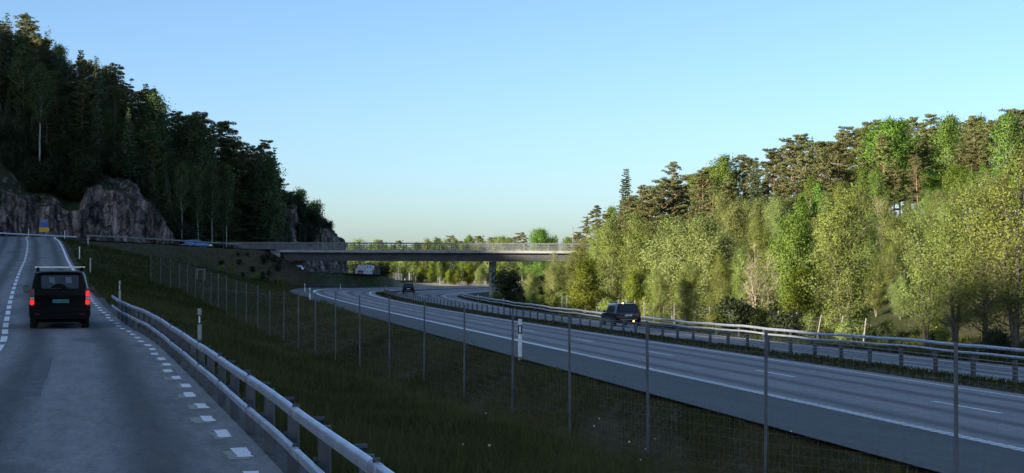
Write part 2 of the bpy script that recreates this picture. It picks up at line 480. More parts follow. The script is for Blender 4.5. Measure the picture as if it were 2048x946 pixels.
# motorway: near edge line E0, integrated from its heading
_hd = pch([-200, 0, 100, 140, 180, 215, 245, 290, 340, 400, 500, 620], [-11.8, -11.8, -11.5, -10.3, -7.5, -5.0, -2.5, 3.0, 9.0, 16.0, 27.0, 38.0])
SS = np.arange(-200, 640, 0.5)
_hh = np.radians(_hd(SS))
_cx = np.concatenate([[0], np.cumsum(np.tan((_hh[1:] + _hh[:-1]) / 2) * 0.5)])
E0X = _cx - np.interp(37.9, SS, _cx) + 3.23
HEAD = _hh
H0 = pch([-200, 0, 57, 150, 174, 215, 240, 290, 340, 400, 500, 640], [2.45, 2.45, 2.48, 2.5, 2.55, 2.8, 3.0, 3.55, 3.95, 4.3, 4.8, 5.2])
CS = pch([-200, 0, 40, 80, 110, 150, 200, 240, 300, 400, 640], [0.05, 0.052, 0.058, 0.073, 0.08, 0.078, 0.07, 0.064, 0.05, 0.03, 0.0])

def moto_pt(s, m):
    x0 = np.interp(s, SS, E0X); h = np.interp(s, SS, HEAD)
    return x0 + m*np.cos(h), s - m*np.sin(h), 2.0 - H0(s) - CS(s)*m
def moto_sm(X, Y):
    s = np.array(Y, float) + 0*np.asarray(X, float)
    for _ in range(6):
        x0 = np.interp(s, SS, E0X); h = np.interp(s, SS, HEAD)
        s = s + ((X - x0)*np.sin(h) + (Y - s)*np.cos(h)) * np.cos(h) * 0.9
        s = np.clip(s, -199, 639)
    x0 = np.interp(s, SS, E0X); h = np.interp(s, SS, HEAD)
    return s, (X - x0)*np.cos(h) - (Y - s)*np.sin(h)

def sstep(x, a, b):
    t = np.clip((x - a) / (b - a), 0, 1)
    return t*t*(3 - 2*t)

# crossing road: plan line with height
CR = np.array([(-150, 196, 8.5), (-95, 214, 7.2), (-74, 222, 6.8), (-62, 231, 6.3), (-52, 241.5, 5.75), (-44.5, 246.5, 5.4), (-39.5, 248.8, 5.3),
               (-20, 249, 5.2), (0, 249, 5.15), (16, 249, 5.1), (60, 254, 5.4), (130, 275, 6.5)])
def cr_dist(X, Y):
    best = np.full(np.shape(X), 1e9); zz = np.zeros(np.shape(X))
    for i in range(len(CR) - 1):
        if 5 <= i <= 8: continue            # bridge spans: no embankment
        a, b = CR[i], CR[i+1]
        d = b[:2] - a[:2]; L2 = (d**2).sum()
        t = np.clip(((X - a[0])*d[0] + (Y - a[1])*d[1]) / L2, 0, 1)
        dd = np.hypot(X - a[0] - t*d[0], Y - a[1] - t*d[1])
        z = a[2] + t*(b[2] - a[2])
        zz = np.where(dd < best, z, zz); best = np.minimum(best, dd)
    return best, zz

RAMP = np.array([(-52, 266, 2.6), (-41, 282, 1.6), (-33.8, 305, 1.2), (-32.5, 335, 0.7), (-37.5, 400, -0.1), (-36, 450, -1.0), (-28, 500, -1.8)])
def poly_dist(P, X, Y):
    best = np.full(np.shape(X), 1e9); zz = np.zeros(np.shape(X))
    for a, b in zip(P[:-1], P[1:]):
        d = b[:2] - a[:2]
        t = np.clip(((X - a[0])*d[0] + (Y - a[1])*d[1]) / (d**2).sum(), 0, 1)
        dd = np.hypot(X - a[0] - t*d[0], Y - a[1] - t*d[1])
        zz = np.where(dd < best, a[2] + t*(b[2] - a[2]), zz); best = np.minimum(best, dd)
    return best, zz

def vnoise(X, Y, sc, seed=0.0, oct=3):
    X = np.asarray(X, float); Y = np.asarray(Y, float)
    out = np.zeros(X.shape); amp = 1.0; f = 1.0 / sc
    for k in range(oct):
        for a, b, p in ((1.0, 0.37, 0.3), (-0.42, 0.93, 1.7), (0.71, -0.78, 4.1)):
            out += amp * np.sin((a*X + b*Y)*f + p*(k+1) + seed + 1.3*np.sin((b*X - a*Y)*f*0.7 + seed*1.7 + p))
        amp *= 0.5; f *= 2.1
    return out / 4.0

def ground_z(X, Y):
    X = np.asarray(X, float); Y = np.asarray(Y, float)
    s, m = moto_sm(X, Y)
    zM = 2.0 - H0(s) - CS(s)*m
    zMe = 2.0 - H0(s) + CS(s)*2.6
    xr = edge_x(Y) + 0.35
    dR = (X - xr) * 0.95; dm = -2.6 - m
    zr = road_z(Y)
    dRp = np.maximum(dR, 0); dmp = np.maximum(dm, 0)
    w = dmp / np.maximum(dRp + dmp, 1e-3)
    far = sstep(Y, 255, 290)
    base = zMe + (zr - zMe) * w
    depth = np.interp(Y, [0, 20, 60, 80, 100, 120, 150], [0.75, 0.8, 0.8, 0.55, 0.4, 0.25, 0.2])
    cen = np.interp(Y, [0, 25, 60, 125], [1.3, 1.5, 4.6, 9.0])
    wid = np.interp(Y, [0, 25, 60, 125], [1.2, 1.3, 2.6, 5.0])
    ditch = depth * np.exp(-((dm - cen) / wid)**2) * sstep(dm, 0, 1.0) * sstep(dR, 0.3, 2.0)
    # verge falls away from the local road behind the guardrail
    fall = np.where(Y < 130, 0.35, 0.2) * sstep(dR, 0.6, 3.0) * sstep(dm, 0.5, 5.0)
    z = base - ditch - fall + 0.06*vnoise(X, Y, 1.7)*sstep(dR, 0.5, 2)*sstep(dm, 0.2, 1.5) - 0.07
    z = np.where(dR <= 0, zr - 0.07, z)
    # motorway bed
    onM = (dm <= 0)
    q = m - 20.7
    zR = 2.0 - H0(s) - CS(s)*20.7
    rise = 0.26 * np.maximum(q - 13, 0)
    rise = np.where(rise < 10.5, rise, 10.5 + 2.5*(1 - np.exp(-(rise - 10.5)/6)))
    rise = rise * (1 - 0.75*sstep(Y, 262, 330)) * sstep(Y, 40, 130)
    right = zR - 0.07 - 0.45*sstep(q, 0.4, 3.0) + rise + 0.12*vnoise(X, Y, 4.0, 2.0)*sstep(q, 2, 6)
    zz = np.where(onM, np.where(q <= 0, zM - 0.07, right), z)
    # far valley
    fv = sstep(Y, 420, 640)
    farz = -2.4 + 4.0*sstep(Y, 520, 900) + 14*sstep(Y, 900, 1600)
    zz = zz * (1 - fv) + farz * fv
    # embankment of the crossing road and of the slip road
    d, zc = cr_dist(X, Y)
    inM = (m > -3.2) & (m < 22.5)
    bank = zc - 0.10 - np.maximum(0, d - 4.6)/1.7
    zz = np.where(inM, zz, np.maximum(zz, bank))
    d2, z2 = poly_dist(RAMP, X, Y)
    bank2 = z2 - 0.08 - np.maximum(0, d2 - 4.2)/2.6
    keep = (m > -3.2) | (Y < 255)
    mix2 = np.where(d2 < 4.2, z2 - 0.08, np.maximum(zz, bank2))
    zz = np.where(keep, zz, mix2)
    # sandy knoll behind the bridge's right end
    zz = zz + 4.2*np.exp(-(((X - 15.5)/5.5)**2 + ((Y - 284)/10)**2))
    return zz

def axis(*segs):
    out = []
    for a, b, st in segs: out.append(np.arange(a, b, st))
    out.append([segs[-1][1]])
    return np.unique(np.concatenate(out))
YS = axis((-60, 6, 4.0), (6, 70, 0.6), (70, 260, 1.5), (260, 480, 4.0), (480, 1800, 40.0))
XS = axis((-600, -100, 25.0), (-100, -50, 1.8), (-50, 45, 0.8), (45, 110, 3.0), (110, 700, 25.0))
GX, GY = np.meshgrid(XS, YS)
GZ = ground_z(GX, GY)
nx, ny = len(XS), len(YS)
idx = np.arange(nx*ny).reshape(ny, nx)
GF = np.stack([idx[:-1, :-1].ravel(), idx[:-1, 1:].ravel(), idx[1:, 1:].ravel(), idx[1:, :-1].ravel()], 1)
GV = np.stack([GX.ravel(), GY.ravel(), GZ.ravel()], 1)
def dryness(X, Y):
    s, m = moto_sm(X, Y)
    d = 0.35 + 0.25*vnoise(X, Y, 9.0, 5.0)
    dm = -2.6 - m
    d = d + 0.55*np.exp(-((dm - 1.2)/np.interp(Y, [0, 60, 120], [1.0, 3.5, 5.0]))**2) * (Y < 210)
    d = np.where((X - edge_x(Y) < 2.6) & (Y < 70) & (dm > 0), d + 0.25, d)
    d = np.where((m > 21) & (m < 30), d - 0.1, d)
    dcr, _ = cr_dist(X, Y)
    d = d + 0.45*np.exp(-(dcr/11.0)**2)*(Y > 150)*(m < -2)
    st = sstep(Y, 318, 345)*(1 - sstep(Y, 560, 640))*sstep(X, -34, -22)
    d = np.where(st > 0, np.maximum(d, 2.0*st), d)
    kn = np.exp(-(((X - 15.5)/5.5)**2 + ((Y - 284)/10)**2))
    d = np.where(kn > 0.25, 2.0, d)
    return np.clip(d, 0, 2)
gm = fast_mesh('ground', GV, GF, M['ground'], smooth=True, dry=dryness(GX, GY).ravel())
ground = link_mesh('ground', gm); tag(ground, 'grassy verge and valley floor', kind='structure')

def bank_z(x, y, lift=0.0):
    return float(ground_z(np.array([x]), np.array([y]))[0]) + lift

# ------------------------------------------------------------------ hillside on the left
foot = [(-135, -330), (-125, -60), (-118, 20), (-118, 90), (-122, 150), (-120, 196), (-104, 226), (-92, 235), (-82, 239.5), (-77, 241.8), (-72, 244), (-70.2, 244.6), (-68.8, 245.1), (-64.3, 246.4), (-61.0, 247.6), (-58.2, 248.8), (-54.6, 250.6),
        (-54.5, 258), (-55.5, 268), (-55, 280), (-52.5, 292), (-48.5, 303), (-43.5, 316), (-40.5, 331), (-37.8, 345), (-38.6, 356), (-46, 372), (-60, 392), (-80, 430), (-110, 500)]
fh = [2, 2, 2, 3, 5, 8, 9.5, 10, 10, 8.4, 6.4, 6.8, 11.0, 11.6, 11.2, 9.6, 3.4, 2.6, 2.0, 2.2, 4.0, 11.0, 15.5, 13.5, 9.6, 8.0, 7, 6, 5, 4]
foot = np.array(foot, float); fh = np.array(fh, float)
cum = np.concatenate([[0], np.cumsum(np.hypot(*np.diff(foot, axis=0).T))])
# fine spacing in the visible part
tvis0, tvis1 = cum[5], cum[25]
T = np.concatenate([np.arange(0, tvis0, 4.0), np.arange(tvis0, tvis1, 0.55), np.arange(tvis1, cum[-1], 5.0)])
fx = np.interp(T, cum, foot[:, 0]); fy = np.interp(T, cum, foot[:, 1])
ch = np.interp(T, cum, fh)
# smoothed normals (uphill side is to the left of travel)
xs2 = np.interp(T, cum, foot[:, 0]); ys2 = np.interp(T, cum, foot[:, 1])
def smooth_t(a, wdt):
    tt = np.arange(0, cum[-1], 1.0)
    b = np.interp(tt, T, a); k = np.exp(-0.5*(np.arange(-40, 41)/wdt)**2); k /= k.sum()
    b = np.convolve(np.pad(b, 40, mode='reflect', reflect_type='odd'), k, 'valid')
    return np.interp(T, tt, b)
sx, sy = smooth_t(fx, 9.0), smooth_t(fy, 9.0)
fx = 0.6*fx + 0.4*smooth_t(fx, 2.5); fy = 0.6*fy + 0.4*smooth_t(fy, 2.5)
dx, dy = np.gradient(sx, T), np.gradient(sy, T)
ln = np.hypot(dx, dy); nxh, nyh = -dy/ln, dx/ln
SUN_EL = 14.0
SUN_DIR = np.array([0.77, 0.638])           # horizontal travel of the light
def crest_cap(x, y):
    # height of the unseen ridge off to the left, shaped by where its shadow should end
    D = [-200, 40, 66, 71, 76, 87, 93, 108, 116, 130, 150, 200, 228, 247, 300, 330, 420]
    S = [5, 4.5, 5.0, 3.0, -4.4, -4.6, -2.9, -2.9, -4.7, -5.2, -5.6, -5.8, -4, -0.5, -4.0, -12, -18]
    t = (10 - x)/SUN_DIR[0]
    return float(np.interp(y + SUN_DIR[1]*t, D, S)) + 2 + t*math.tan(R(SUN_EL))
CQ = np.concatenate([np.linspace(0, 1, 26), [1.12, 1.3, 1.6]])     # in units of the cliff
QQ = np.array([1.5, 3, 5, 7.5, 10, 13, 16, 20, 25, 30, 36, 42, 48, 54, 60, 67, 75, 84, 94, 106])
rows = []
tops = []
for i in range(len(T)):
    z0 = max(float(ground_z(np.array([fx[i]]), np.array([fy[i]]))[0]) - 0.6, -1.5)
    c = ch[i]*(1 + 0.05*math.sin(T[i]*0.9) + 0.04*math.sin(T[i]*0.37 + 1)) + 0.3
    lean = 0.22*c
    vis = tvis0 - 3 <= T[i] <= tvis1
    pts = []
    for f in CQ:
        q = lean*min(f, 1.0)**1.1 + max(0, f - 1)*c*0.55
        z = z0 + c*min(f, 1.0) + max(0, f - 1)*c*0.25
        x, y = fx[i] + nxh[i]*q, fy[i] + nyh[i]*q
        if vis:
            P = Vector((x*0.30, y*0.30, z*0.10))
            d = mnoise.fractal(P, 1.0, 2.1, 5) * 1.5
            P2 = Vector((x*0.9 + 7, y*0.9, z*0.30))
            d += abs(mnoise.noise(P2)) * -1.0 + 0.25
            P3 = Vector((x*0.35, y*0.35, z*0.55 + 9))
            st = mnoise.noise(P3)
            d += 0.75*math.floor(st*4)/4
            cell = mnoise.cell(Vector((x*0.42 + z*0.05, y*0.42, z*0.16 + 3)))
            d += 0.45*cell
            env = min(1.0, f*4)
            x -= nxh[i]*d*env; y -= nyh[i]*d*env
            z += 0.5*mnoise.noise(Vector((x*0.6, y*0.6, 3.3)))*env
        pts.append((x, y, z))
    q0 = lean + 0.33*c
    zc = z0 + c*1.15
    amt = 1.0 if T[i] < cum[21] else max(0.10, 1 - (T[i] - cum[21])/40)
    if T[i] < tvis0: amt = 1.0
    for q in QQ:
        qq = q0 + q*amt
        x, y = fx[i] + nxh[i]*qq, fy[i] + nyh[i]*qq
        fld = 8.6 + 0.62*max(0.0, -51 - x)
        if y < 225: fld = max(fld, 8 + 1.15*max(0.0, -100 - x))
        if T[i] > cum[19]:
            k = min(1.0, (T[i] - cum[19])/30); fld = fld*(1-k) + (zc + 0.9)*k
        if y > 296 and T[i] <= cum[20]: fld = fld + (9 - fld)*float(sstep(y, 296, 326))
        if x < -94: fld = min(fld, float(np.interp(y, [245, 282], [70, 14])))
        z = min(zc + (0.8 if y > 225 else 1.3)*q*amt, max(zc + 0.06*q*amt*(1 - float(sstep(y, 298, 350))) if x > -94 else 8.0, fld))
        cap = crest_cap(x, min(y, 185.0))
        if y > 160: cap = max(cap, float(np.interp(y, [160, 185, 212, 232], [cap, 70, 72, 58])))  # unseen ridge raised here to shade the left forest
        z = min(z, cap + (1.1*mnoise.noise(Vector((x*0.16, y*0.16, 0.5))) if y < 200 else 0))
        z += (0.5 if y > 200 else 0.3)*mnoise.noise(Vector((x*0.3, y*0.3, 8.0)))
        pts.append((x, y, z))
    rows.append(pts)
HV = np.array(rows); nr, nc = HV.shape[:2]
hid = np.arange(nr*nc).reshape(nr, nc)
HF = np.stack([hid[:-1, :-1].ravel(), hid[1:, :-1].ravel(), hid[1:, 1:].ravel(), hid[:-1, 1:].ravel()], 1)
hm = fast_mesh('hillside', HV.reshape(-1, 3), HF, M['hill'], smooth=False)
hill = link_mesh('hillside', hm); tag(hill, 'steep forested hillside with bare rock cutting at its foot', kind='structure')

_bv = np.concatenate([GV, HV.reshape(-1, 3)]); _bf = np.concatenate([GF, HF + len(GV)])
BVH = BVHTree.FromPolygons([tuple(p) for p in _bv], [tuple(f) for f in _bf])
def zat(x, y):
    h = BVH.ray_cast(Vector((x, y, 200)), Vector((0, 0, -1)))
    return h[0].z if h[0] is not None else 0.0

# ------------------------------------------------------------------ pavements
def strip(name, s0, s1, ds, cols, fn, mat, lift, label):
    """cols: lateral offsets; fn(s, m) -> x, y, z"""
    s = np.arange(s0, s1 + ds/2, ds)
    V = []; UV = []
    for m in cols:
        x, y, z = fn(s, np.full_like(s, m))
        V.append(np.stack([x, y, z + lift], 1)); UV.append(np.stack([np.full_like(s, m), s], 1))
    V = np.stack(V, 1); UV = np.stack(UV, 1)
    a, b = V.shape[:2]
    id_ = np.arange(a*b).reshape(a, b)
    Fq = np.stack([id_[:-1, :-1].ravel(), id_[:-1, 1:].ravel(), id_[1:, 1:].ravel(), id_[1:, :-1].ravel()], 1)
    me = fast_mesh(name, V.reshape(-1, 3), Fq, mat, uv=UV.reshape(-1, 2), smooth=True)
    o = link_mesh(name, me); tag(o, label, kind='structure'); return o

def loc_pt(y, m):
    """m metres right of the local road's right edge line, square to the road"""
    t = 0.30
    c = 1/math.sqrt(1 + t*t)
    yy = y + m*c*t
    return edge_x(y) + m*c, yy, road_z(y) + 0*m
strip('local_road', -30, 214, 1.0, [-8.3, -7.9, -5.5, -3.6, -1.8, 0.0, 0.30], loc_pt, M['asphalt_local'], 0.0, 'worn grey two lane local road climbing to a crest')
strip('gravel_verge', -10, 75, 1.0, [0.30, 0.6, 0.95], lambda s, m: (loc_pt(s, m)[0], loc_pt(s, m)[1], loc_pt(s, m)[2] - 0.03 - 0.12*(m - 0.3)), M['gravel'], 0.0, 'gravel verge along the edge of the local road')
def cr_pt(s, m):
    seg = np.concatenate([[0], np.cumsum(np.hypot(*np.diff(CR[:, :2], axis=0).T))])
    x = np.interp(s, seg, CR[:, 0]); y = np.interp(s, seg, CR[:, 1]); z = np.interp(s, seg, CR[:, 2])
    x2 = np.interp(s + 0.5, seg, CR[:, 0]) - np.interp(s - 0.5, seg, CR[:, 0]); y2 = np.interp(s + 0.5, seg, CR[:, 1]) - np.interp(s - 0.5, seg, CR[:, 1])
    l = np.hypot(x2, y2) + 1e-9
    return x + m*y2/l, y - m*x2/l, z
_seg = np.concatenate([[0], np.cumsum(np.hypot(*np.diff(CR[:, :2], axis=0).T))])
strip('crossing_road', 0, _seg[6], 1.0, [-4.2, 0, 4.2], cr_pt, M['asphalt_local'], 0.02, 'road crossing at the crest and running on to the bridge')
strip('crossing_road_beyond', _seg[9] + .5, _seg[-1], 2.0, [-4.2, 0, 4.2], cr_pt, M['asphalt_local'], 0.02, 'road leading on beyond the bridge')
def ramp_pt(s, m):
    seg = np.concatenate([[0], np.cumsum(np.hypot(*np.diff(RAMP[:, :2], axis=0).T))])
    x = np.interp(s, seg, RAMP[:, 0]); y = np.interp(s, seg, RAMP[:, 1]); z = np.interp(s, seg, RAMP[:, 2])
    x2 = np.interp(s + 3, seg, RAMP[:, 0]) - np.interp(s - 3, seg, RAMP[:, 0]); y2 = np.interp(s + 3, seg, RAMP[:, 1]) - np.interp(s - 3, seg, RAMP[:, 1])
    l = np.hypot(x2, y2) + 1e-9
    return x + m*y2/l, y - m*x2/l, z
strip('slip_road', 3, 240, 2.0, [-3.6, 0, 3.6], ramp_pt, M['asphalt_local'], 0.0, 'slip road running past the far rock face')
strip('motorway_near_shoulder', -60, 560, 1.0, [-2.6, -1.3, 0.0], moto_pt, M['asphalt_shoulder'], 0.0, 'dark paved shoulder of the near carriageway')
strip('motorway_near_carriageway', -60, 560, 1.0, [0.0, 1.8, 3.7, 5.5, 7.3, 8.1], moto_pt, M['asphalt_motorway'], 0.0, 'near two lane carriageway of the motorway')
strip('motorway_far_carriageway', -60, 560, 1.0, [10.6, 11.2, 13, 14.9, 16.7, 18.5, 20.7], moto_pt, M['asphalt_motorway'], 0.0, 'far two lane carriageway of the motorway')
def med_pt(s, m):
    x, y, z = moto_pt(s, m)
    return x, y, z + 0.10*(1 - ((m - 9.35)/1.25)**2) + 0.04*vnoise(x, y, 1.2, 3.0)*(np.abs(m - 9.35) < 1.2)
mo = strip('median_strip', -60, 420, 0.6, [8.1, 8.5, 8.9, 9.35, 9.8, 10.2, 10.6], med_pt, M['ground'], -0.01, 'narrow median strip of dead grass and soil')
a = mo.data.attributes.new('dry', 'FLOAT', 'POINT'); a.data.foreach_set('value', np.full(len(mo.data.vertices), 0.62, np.float32))

class Marks:
    def __init__(self): self.V = []; self.F = []
    def quad(self, fn, s0, s1, m0, m1, lift, skew=0.0, n=1, jit=0.0):
        k = len(self.V)
        for i in range(n + 1):
            for m, sk in ((m0, 0.0), (m1, skew)):
                s = s0 + (s1 - s0)*i/n + random.uniform(-jit, jit)*2.0
                m += random.uniform(-jit, jit)
                x, y, z = fn(np.array([s + sk]), np.array([m]))
                self.V.append((float(x[0]), float(y[0]), float(z[0]) + lift))
        for i in range(n):
            self.F.append((k + 2*i, k + 2*i + 1, k + 2*i + 3, k + 2*i + 2))
    def done(self, name, mat, label):
        me = fast_mesh(name, np.array(self.V), np.array(self.F), mat)
        o = link_mesh(name, me); return tag(o, label, kind='structure')

mk = Marks(); old = Marks()
# broken edge line of the local road: a metre of paint, a metre of gap, over older yellowed marks
y = 8.4
while y < 76:
    a = random.uniform(-0.05, 0.05)
    mk.quad(loc_pt, y, y + 0.82 + random.uniform(-.06, .06), -0.06 + a, 0.10 + a, 0.009, skew=random.uniform(-.05, .05), n=5, jit=0.014)
    if y < 34: old.quad(loc_pt, y - 0.16 + random.uniform(-.08, .08), y + 0.6, -0.15 + a + random.uniform(-.05, .05), 0.05 + a, 0.005, n=4, jit=0.018)
    y += 1.92
# farther up the edge line is whole
mk.quad(loc_pt, 78, 212, -0.10, 0.10, 0.012, n=70)
# centre line: long dashes, short gaps
y = 20.0
while y < 212:
    mk.quad(loc_pt, y, y + 3.0, -3.74, -3.56, 0.012, n=2)
    y += 4.4
mk.done('road_marking_local', M['paint_white'], 'white edge and centre line marks of the local road')
old.done('road_marking_worn', M['paint_old'], 'older yellowed paint marks beside the white edge marks')
mm = Marks()
s = 8.0
while s < 46:                                  # profiled edge line: slanted blocks
    mm.quad(moto_pt, s, s + 0.19, -0.02, 0.26, 0.010, skew=-0.14)
    mm.quad(moto_pt, s, s + 0.19, 7.18, 7.40, 0.010, skew=-0.12)
    s += 0.29
mm.quad(moto_pt, 46, 420, -0.02, 0.26, 0.012, n=180)
mm.quad(moto_pt, 46, 420, 7.18, 7.40, 0.012, n=180)
mm.quad(moto_pt, 0, 420, 11.1, 11.32, 0.010, n=200)
mm.quad(moto_pt, 0, 420, 18.4, 18.62, 0.010, n=200)
s = 17.6
while s < 420:
    mm.quad(moto_pt, s, s + 2.6, 3.62, 3.76, 0.010, n=2)
    mm.quad(moto_pt, s + 4, s + 6.6, 14.8, 14.94, 0.010, n=2)
    s += 9.6
mm.done('road_marking_motorway', M['paint_white'], 'white lane and edge line marks of the motorway')
# repair patch near the van
pt = Marks()
pt.quad(loc_pt, 24.5, 35.0, -2.62, -2.30, 0.004, n=14, jit=0.02)
pt.done('road_patch', simple('tar_patch', (0.100, 0.097, 0.094), 0.8, var=0.35, scale=3), 'dark tar patch in the lane of the local road')

# ------------------------------------------------------------------ guardrails
def rail_profile(h=0.30, t=0.05):
    pr = [(0.0, -h/2), (0.05, -h/2 + 0.02), (0.08, -h/4), (0.05, -0.02), (0.03, 0.0), (0.05, 0.02), (0.08, h/4), (0.05, h/2 - 0.02), (0.0, h/2)]
    return pr + [(a - 0.012, b) for a, b in reversed(pr)]

def tube_rail(pts, r, name, parent, mat, flat=1.0):
    fr = []
    pts = [Vector(p) for p in pts]
    pr = [(r*flat*math.cos(2*math.pi*k/10), r*math.sin(2*math.pi*k/10)) for k in range(10)]
    for i, p in enumerate(pts):
        d = pts[min(i+1, len(pts)-1)] - pts[max(i-1, 0)]; d.normalize()
        A = d.cross(Vector((0, 0, 1))).normalized(); B = A.cross(d)
        fr.append((p, A, B))
    mb = MB(); mb.sweep(pr, fr)
    return mb.build(name, mat, parent, smooth=50)

gr = empty('guardrail', (float(loc_pt(np.array([30.]), np.array([0.4]))[0][0]), 30, 0), 0,
           'galvanised double guardrail curving along the near edge of the local road', 'guardrail')
gl = Vector(gr.location)
def lp(y, m, z):
    x, yy, zz = loc_pt(np.array([y]), np.array([m])); return Vector((float(x[0]), float(yy[0]), float(zz[0]) + z)) - gl
ysr = np.arange(4, 58.1, 1.0)
wv = lambda y: 0.006*math.sin(y*0.9)
def up_h(y): return 0.75 + wv(y)
tube_rail([lp(y, 0.20, up_h(y)) for y in ysr], 0.056, 'rail', gr, M['galv'], 0.7)
tube_rail([lp(y, 0.20, 0.40 + wv(y + 1)) for y in ysr], 0.05, 'rail', gr, M['galv'], 0.7)
for y in np.arange(4.6, 58.2, 2.0):
    p = lp(y, 0.37, 0)
    mb = MB()
    prf = [(-0.05, -0.06), (0.05, -0.06), (0.05, 0.06), (-0.05, 0.06)]
    mb.sweep(prf, [(p + Vector((0, 0, -0.4)), Vector((1, 0, 0)), Vector((0, 1, 0))), (p + Vector((0, 0, 0.69)), Vector((1, 0, 0)), Vector((0, 1, 0)))])
    for zz in (0.74, 0.40):
        mb.tube([p + Vector((-0.09, -0.03, zz)), p + Vector((0.0, 0, zz))], 0.03, 6)
    mb.build('post', M['post_dark'], gr)
for y in np.arange(5.4, 58, 3.9):                  # overlapping joint sleeves
    for hh, rr in ((0.75, 0.056), (0.40, 0.05)):
        f = lambda t: lp(t, 0.20, hh + wv(t if hh > .5 else t + 1))
        sl_ = tube_rail([f(y - 0.14), f(y), f(y + 0.14)], rr*1.07, 'joint_sleeve', gr, M['galv_joint'], 0.72)
        q = f(y) + Vector((0, 0, rr)); mb = MB(); mb.tube([q - Vector((0, 0, 0.02)), q + Vector((0, 0, 0.022))], 0.026, 6); mb.build('bolt', M['post_dark'], sl_)

def mp(s, m, z=0.0):
    x, y, zz = moto_pt(np.array([float(s)]), np.array([float(m)])); return Vector((float(x[0]), float(y[0]), float(zz[0]) + z))

# right hand guardrail of the far carriageway
g2 = empty('guardrail', mp(100, 21.2), 0, 'long double rail guardrail between far carriageway and the sunlit trees', 'guardrail')
o2 = Vector(g2.location)
ss = np.arange(30, 236, 2.0)
dip = lambda s: 0.03*math.sin(s*0.31) + 0.02*math.sin(s*0.9)
tube_rail([mp(s, 21.2, 0.66 + dip(s)) - o2 for s in ss], 0.075, 'rail', g2, M['galv'], 0.7)
tube_rail([mp(s, 21.2, 0.36 + dip(s)) - o2 for s in ss], 0.06, 'rail', g2, M['galv'], 0.7)
for s in np.arange(31, 236, 4.0):
    p = mp(s, 21.32) - o2
    mb = MB(); mb.box(p.x-0.05, p.x+0.05, p.y-0.06, p.y+0.06, p.z-0.5, p.z+0.68 + dip(s))
    mb.build('post', M['post_dark'], g2)

# cable barrier on the median
cb = empty('cable_barrier', mp(80, 9.35), 0, 'row of short dark posts strung with cables along the motorway median', 'barrier')
oc = Vector(cb.location)
n_post = 0
for s in np.arange(30, 222, 2.05):
    p = mp(s, 9.35) - oc
    mb = MB(); mb.box(p.x-0.055, p.x+0.055, p.y-0.05, p.y+0.05, p.z-0.2, p.z+0.70 + random.uniform(-.015, .015))
    mb.build('post', M['post_dark'], cb)
for hz in (0.34, 0.44, 0.54, 0.64):
    mb = MB(); mb.tube([mp(s, 9.28, hz) - oc for s in np.arange(28, 224, 2.05)], 0.011, 4)
    mb.build('cable', M['galv_dull'], cb)

# guardrail along the crossing road
g3 = empty('guardrail', tuple(Vector([float(c[0]) for c in cr_pt(np.array([_seg[3]]), np.array([4.4]))])), 0, 'low guardrail along the crossing road below the rock cutting', 'guardrail')
o3 = Vector(g3.location)
def cp(s, m, z): 
    a, b, c = cr_pt(np.array([float(s)]), np.array([float(m)])); return Vector((float(a[0]), float(b[0]), float(c[0]) + z))
sr = np.arange(_seg[2] + 9.5, _seg[5] - 2, 1.0)
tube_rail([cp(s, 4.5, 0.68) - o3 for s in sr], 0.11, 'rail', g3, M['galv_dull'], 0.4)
for s in sr[::3]:
    p = cp(s, 4.6, 0) - o3
    mb = MB(); mb.box(p.x-0.05, p.x+0.05, p.y-0.05, p.y+0.05, p.z-0.5, p.z+0.7); mb.build('post', M['post_dark'], g3)
g4 = empty('guardrail', tuple(cp(_seg[1] + 12, -4.4, 0)), 0, 'guardrail across the head of the junction at the crest', 'guardrail')
o4 = Vector(g4.location)
sr = np.arange(_seg[1] + 1, _seg[2] + 12, 1.0)
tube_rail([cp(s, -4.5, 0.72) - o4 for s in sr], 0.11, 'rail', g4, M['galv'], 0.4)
for s in sr[::3]:
    p = cp(s, -4.6, 0) - o4
    mb = MB(); mb.box(p.x-0.05, p.x+0.05, p.y-0.05, p.y+0.05, p.z-0.5, p.z+0.7); mb.build('post', M['post_dark'], g4)

# ------------------------------------------------------------------ wildlife fences
def fence(name, posts, h, label, post_mat, n_h, dv, r_w, r_p, lean=None, wood=False):
    f = empty(name, posts[len(posts)//2], 0, label, 'fence')
    o = Vector(f.location)
    tops = []
    for i, p in enumerate(posts):
        p = Vector(p)
        ln = lean[i] if lean else (random.uniform(-.03, .03), random.uniform(-.03, .03))
        t = p + Vector((ln[0], ln[1], (h[i] if hasattr(h, '__len__') else h) + random.uniform(-.03, .05)))
        tops.append(t)
        mb = MB(); mb.tube([p + Vector((0, 0, -0.4)) - o, t - o], r_p if not wood else [r_p*1.1, r_p*0.9], 7)
        mb.build('post', post_mat, f, smooth=40)
    mb = MB()
    for a, b, c, d in zip(posts[:-1], posts[1:], tops[:-1], tops[1:]):
        a, b = Vector(a), Vector(b)
        for k in range(n_h):
            t = (k + 0.4) / n_h
            t = t**1.25
            p0 = a.lerp(c, t*0.97 + .02); p1 = b.lerp(d, t*0.97 + .02)
            mid = (p0 + p1)/2 + Vector((0, 0, -0.015*random.random()))
            mb.tube([p0 - o, mid - o, p1 - o], r_w, 3, cap=False)
        nv = max(1, int((b - a).length / dv))
        for j in range(nv):
            t = (j + 0.5)/nv
            p0 = a.lerp(b, t) + Vector((0, 0, 0.03)); p1 = c.lerp(d, t)
            mb.tube([p0 - o, p1 - o + Vector((0, 0, -0.03))], r_w, 3, cap=False)
    mb.build('netting', M['wire'], f)
    return f
fd = [12.5, 16.2] + [20.5 + 4.05*i for i in range(26)]
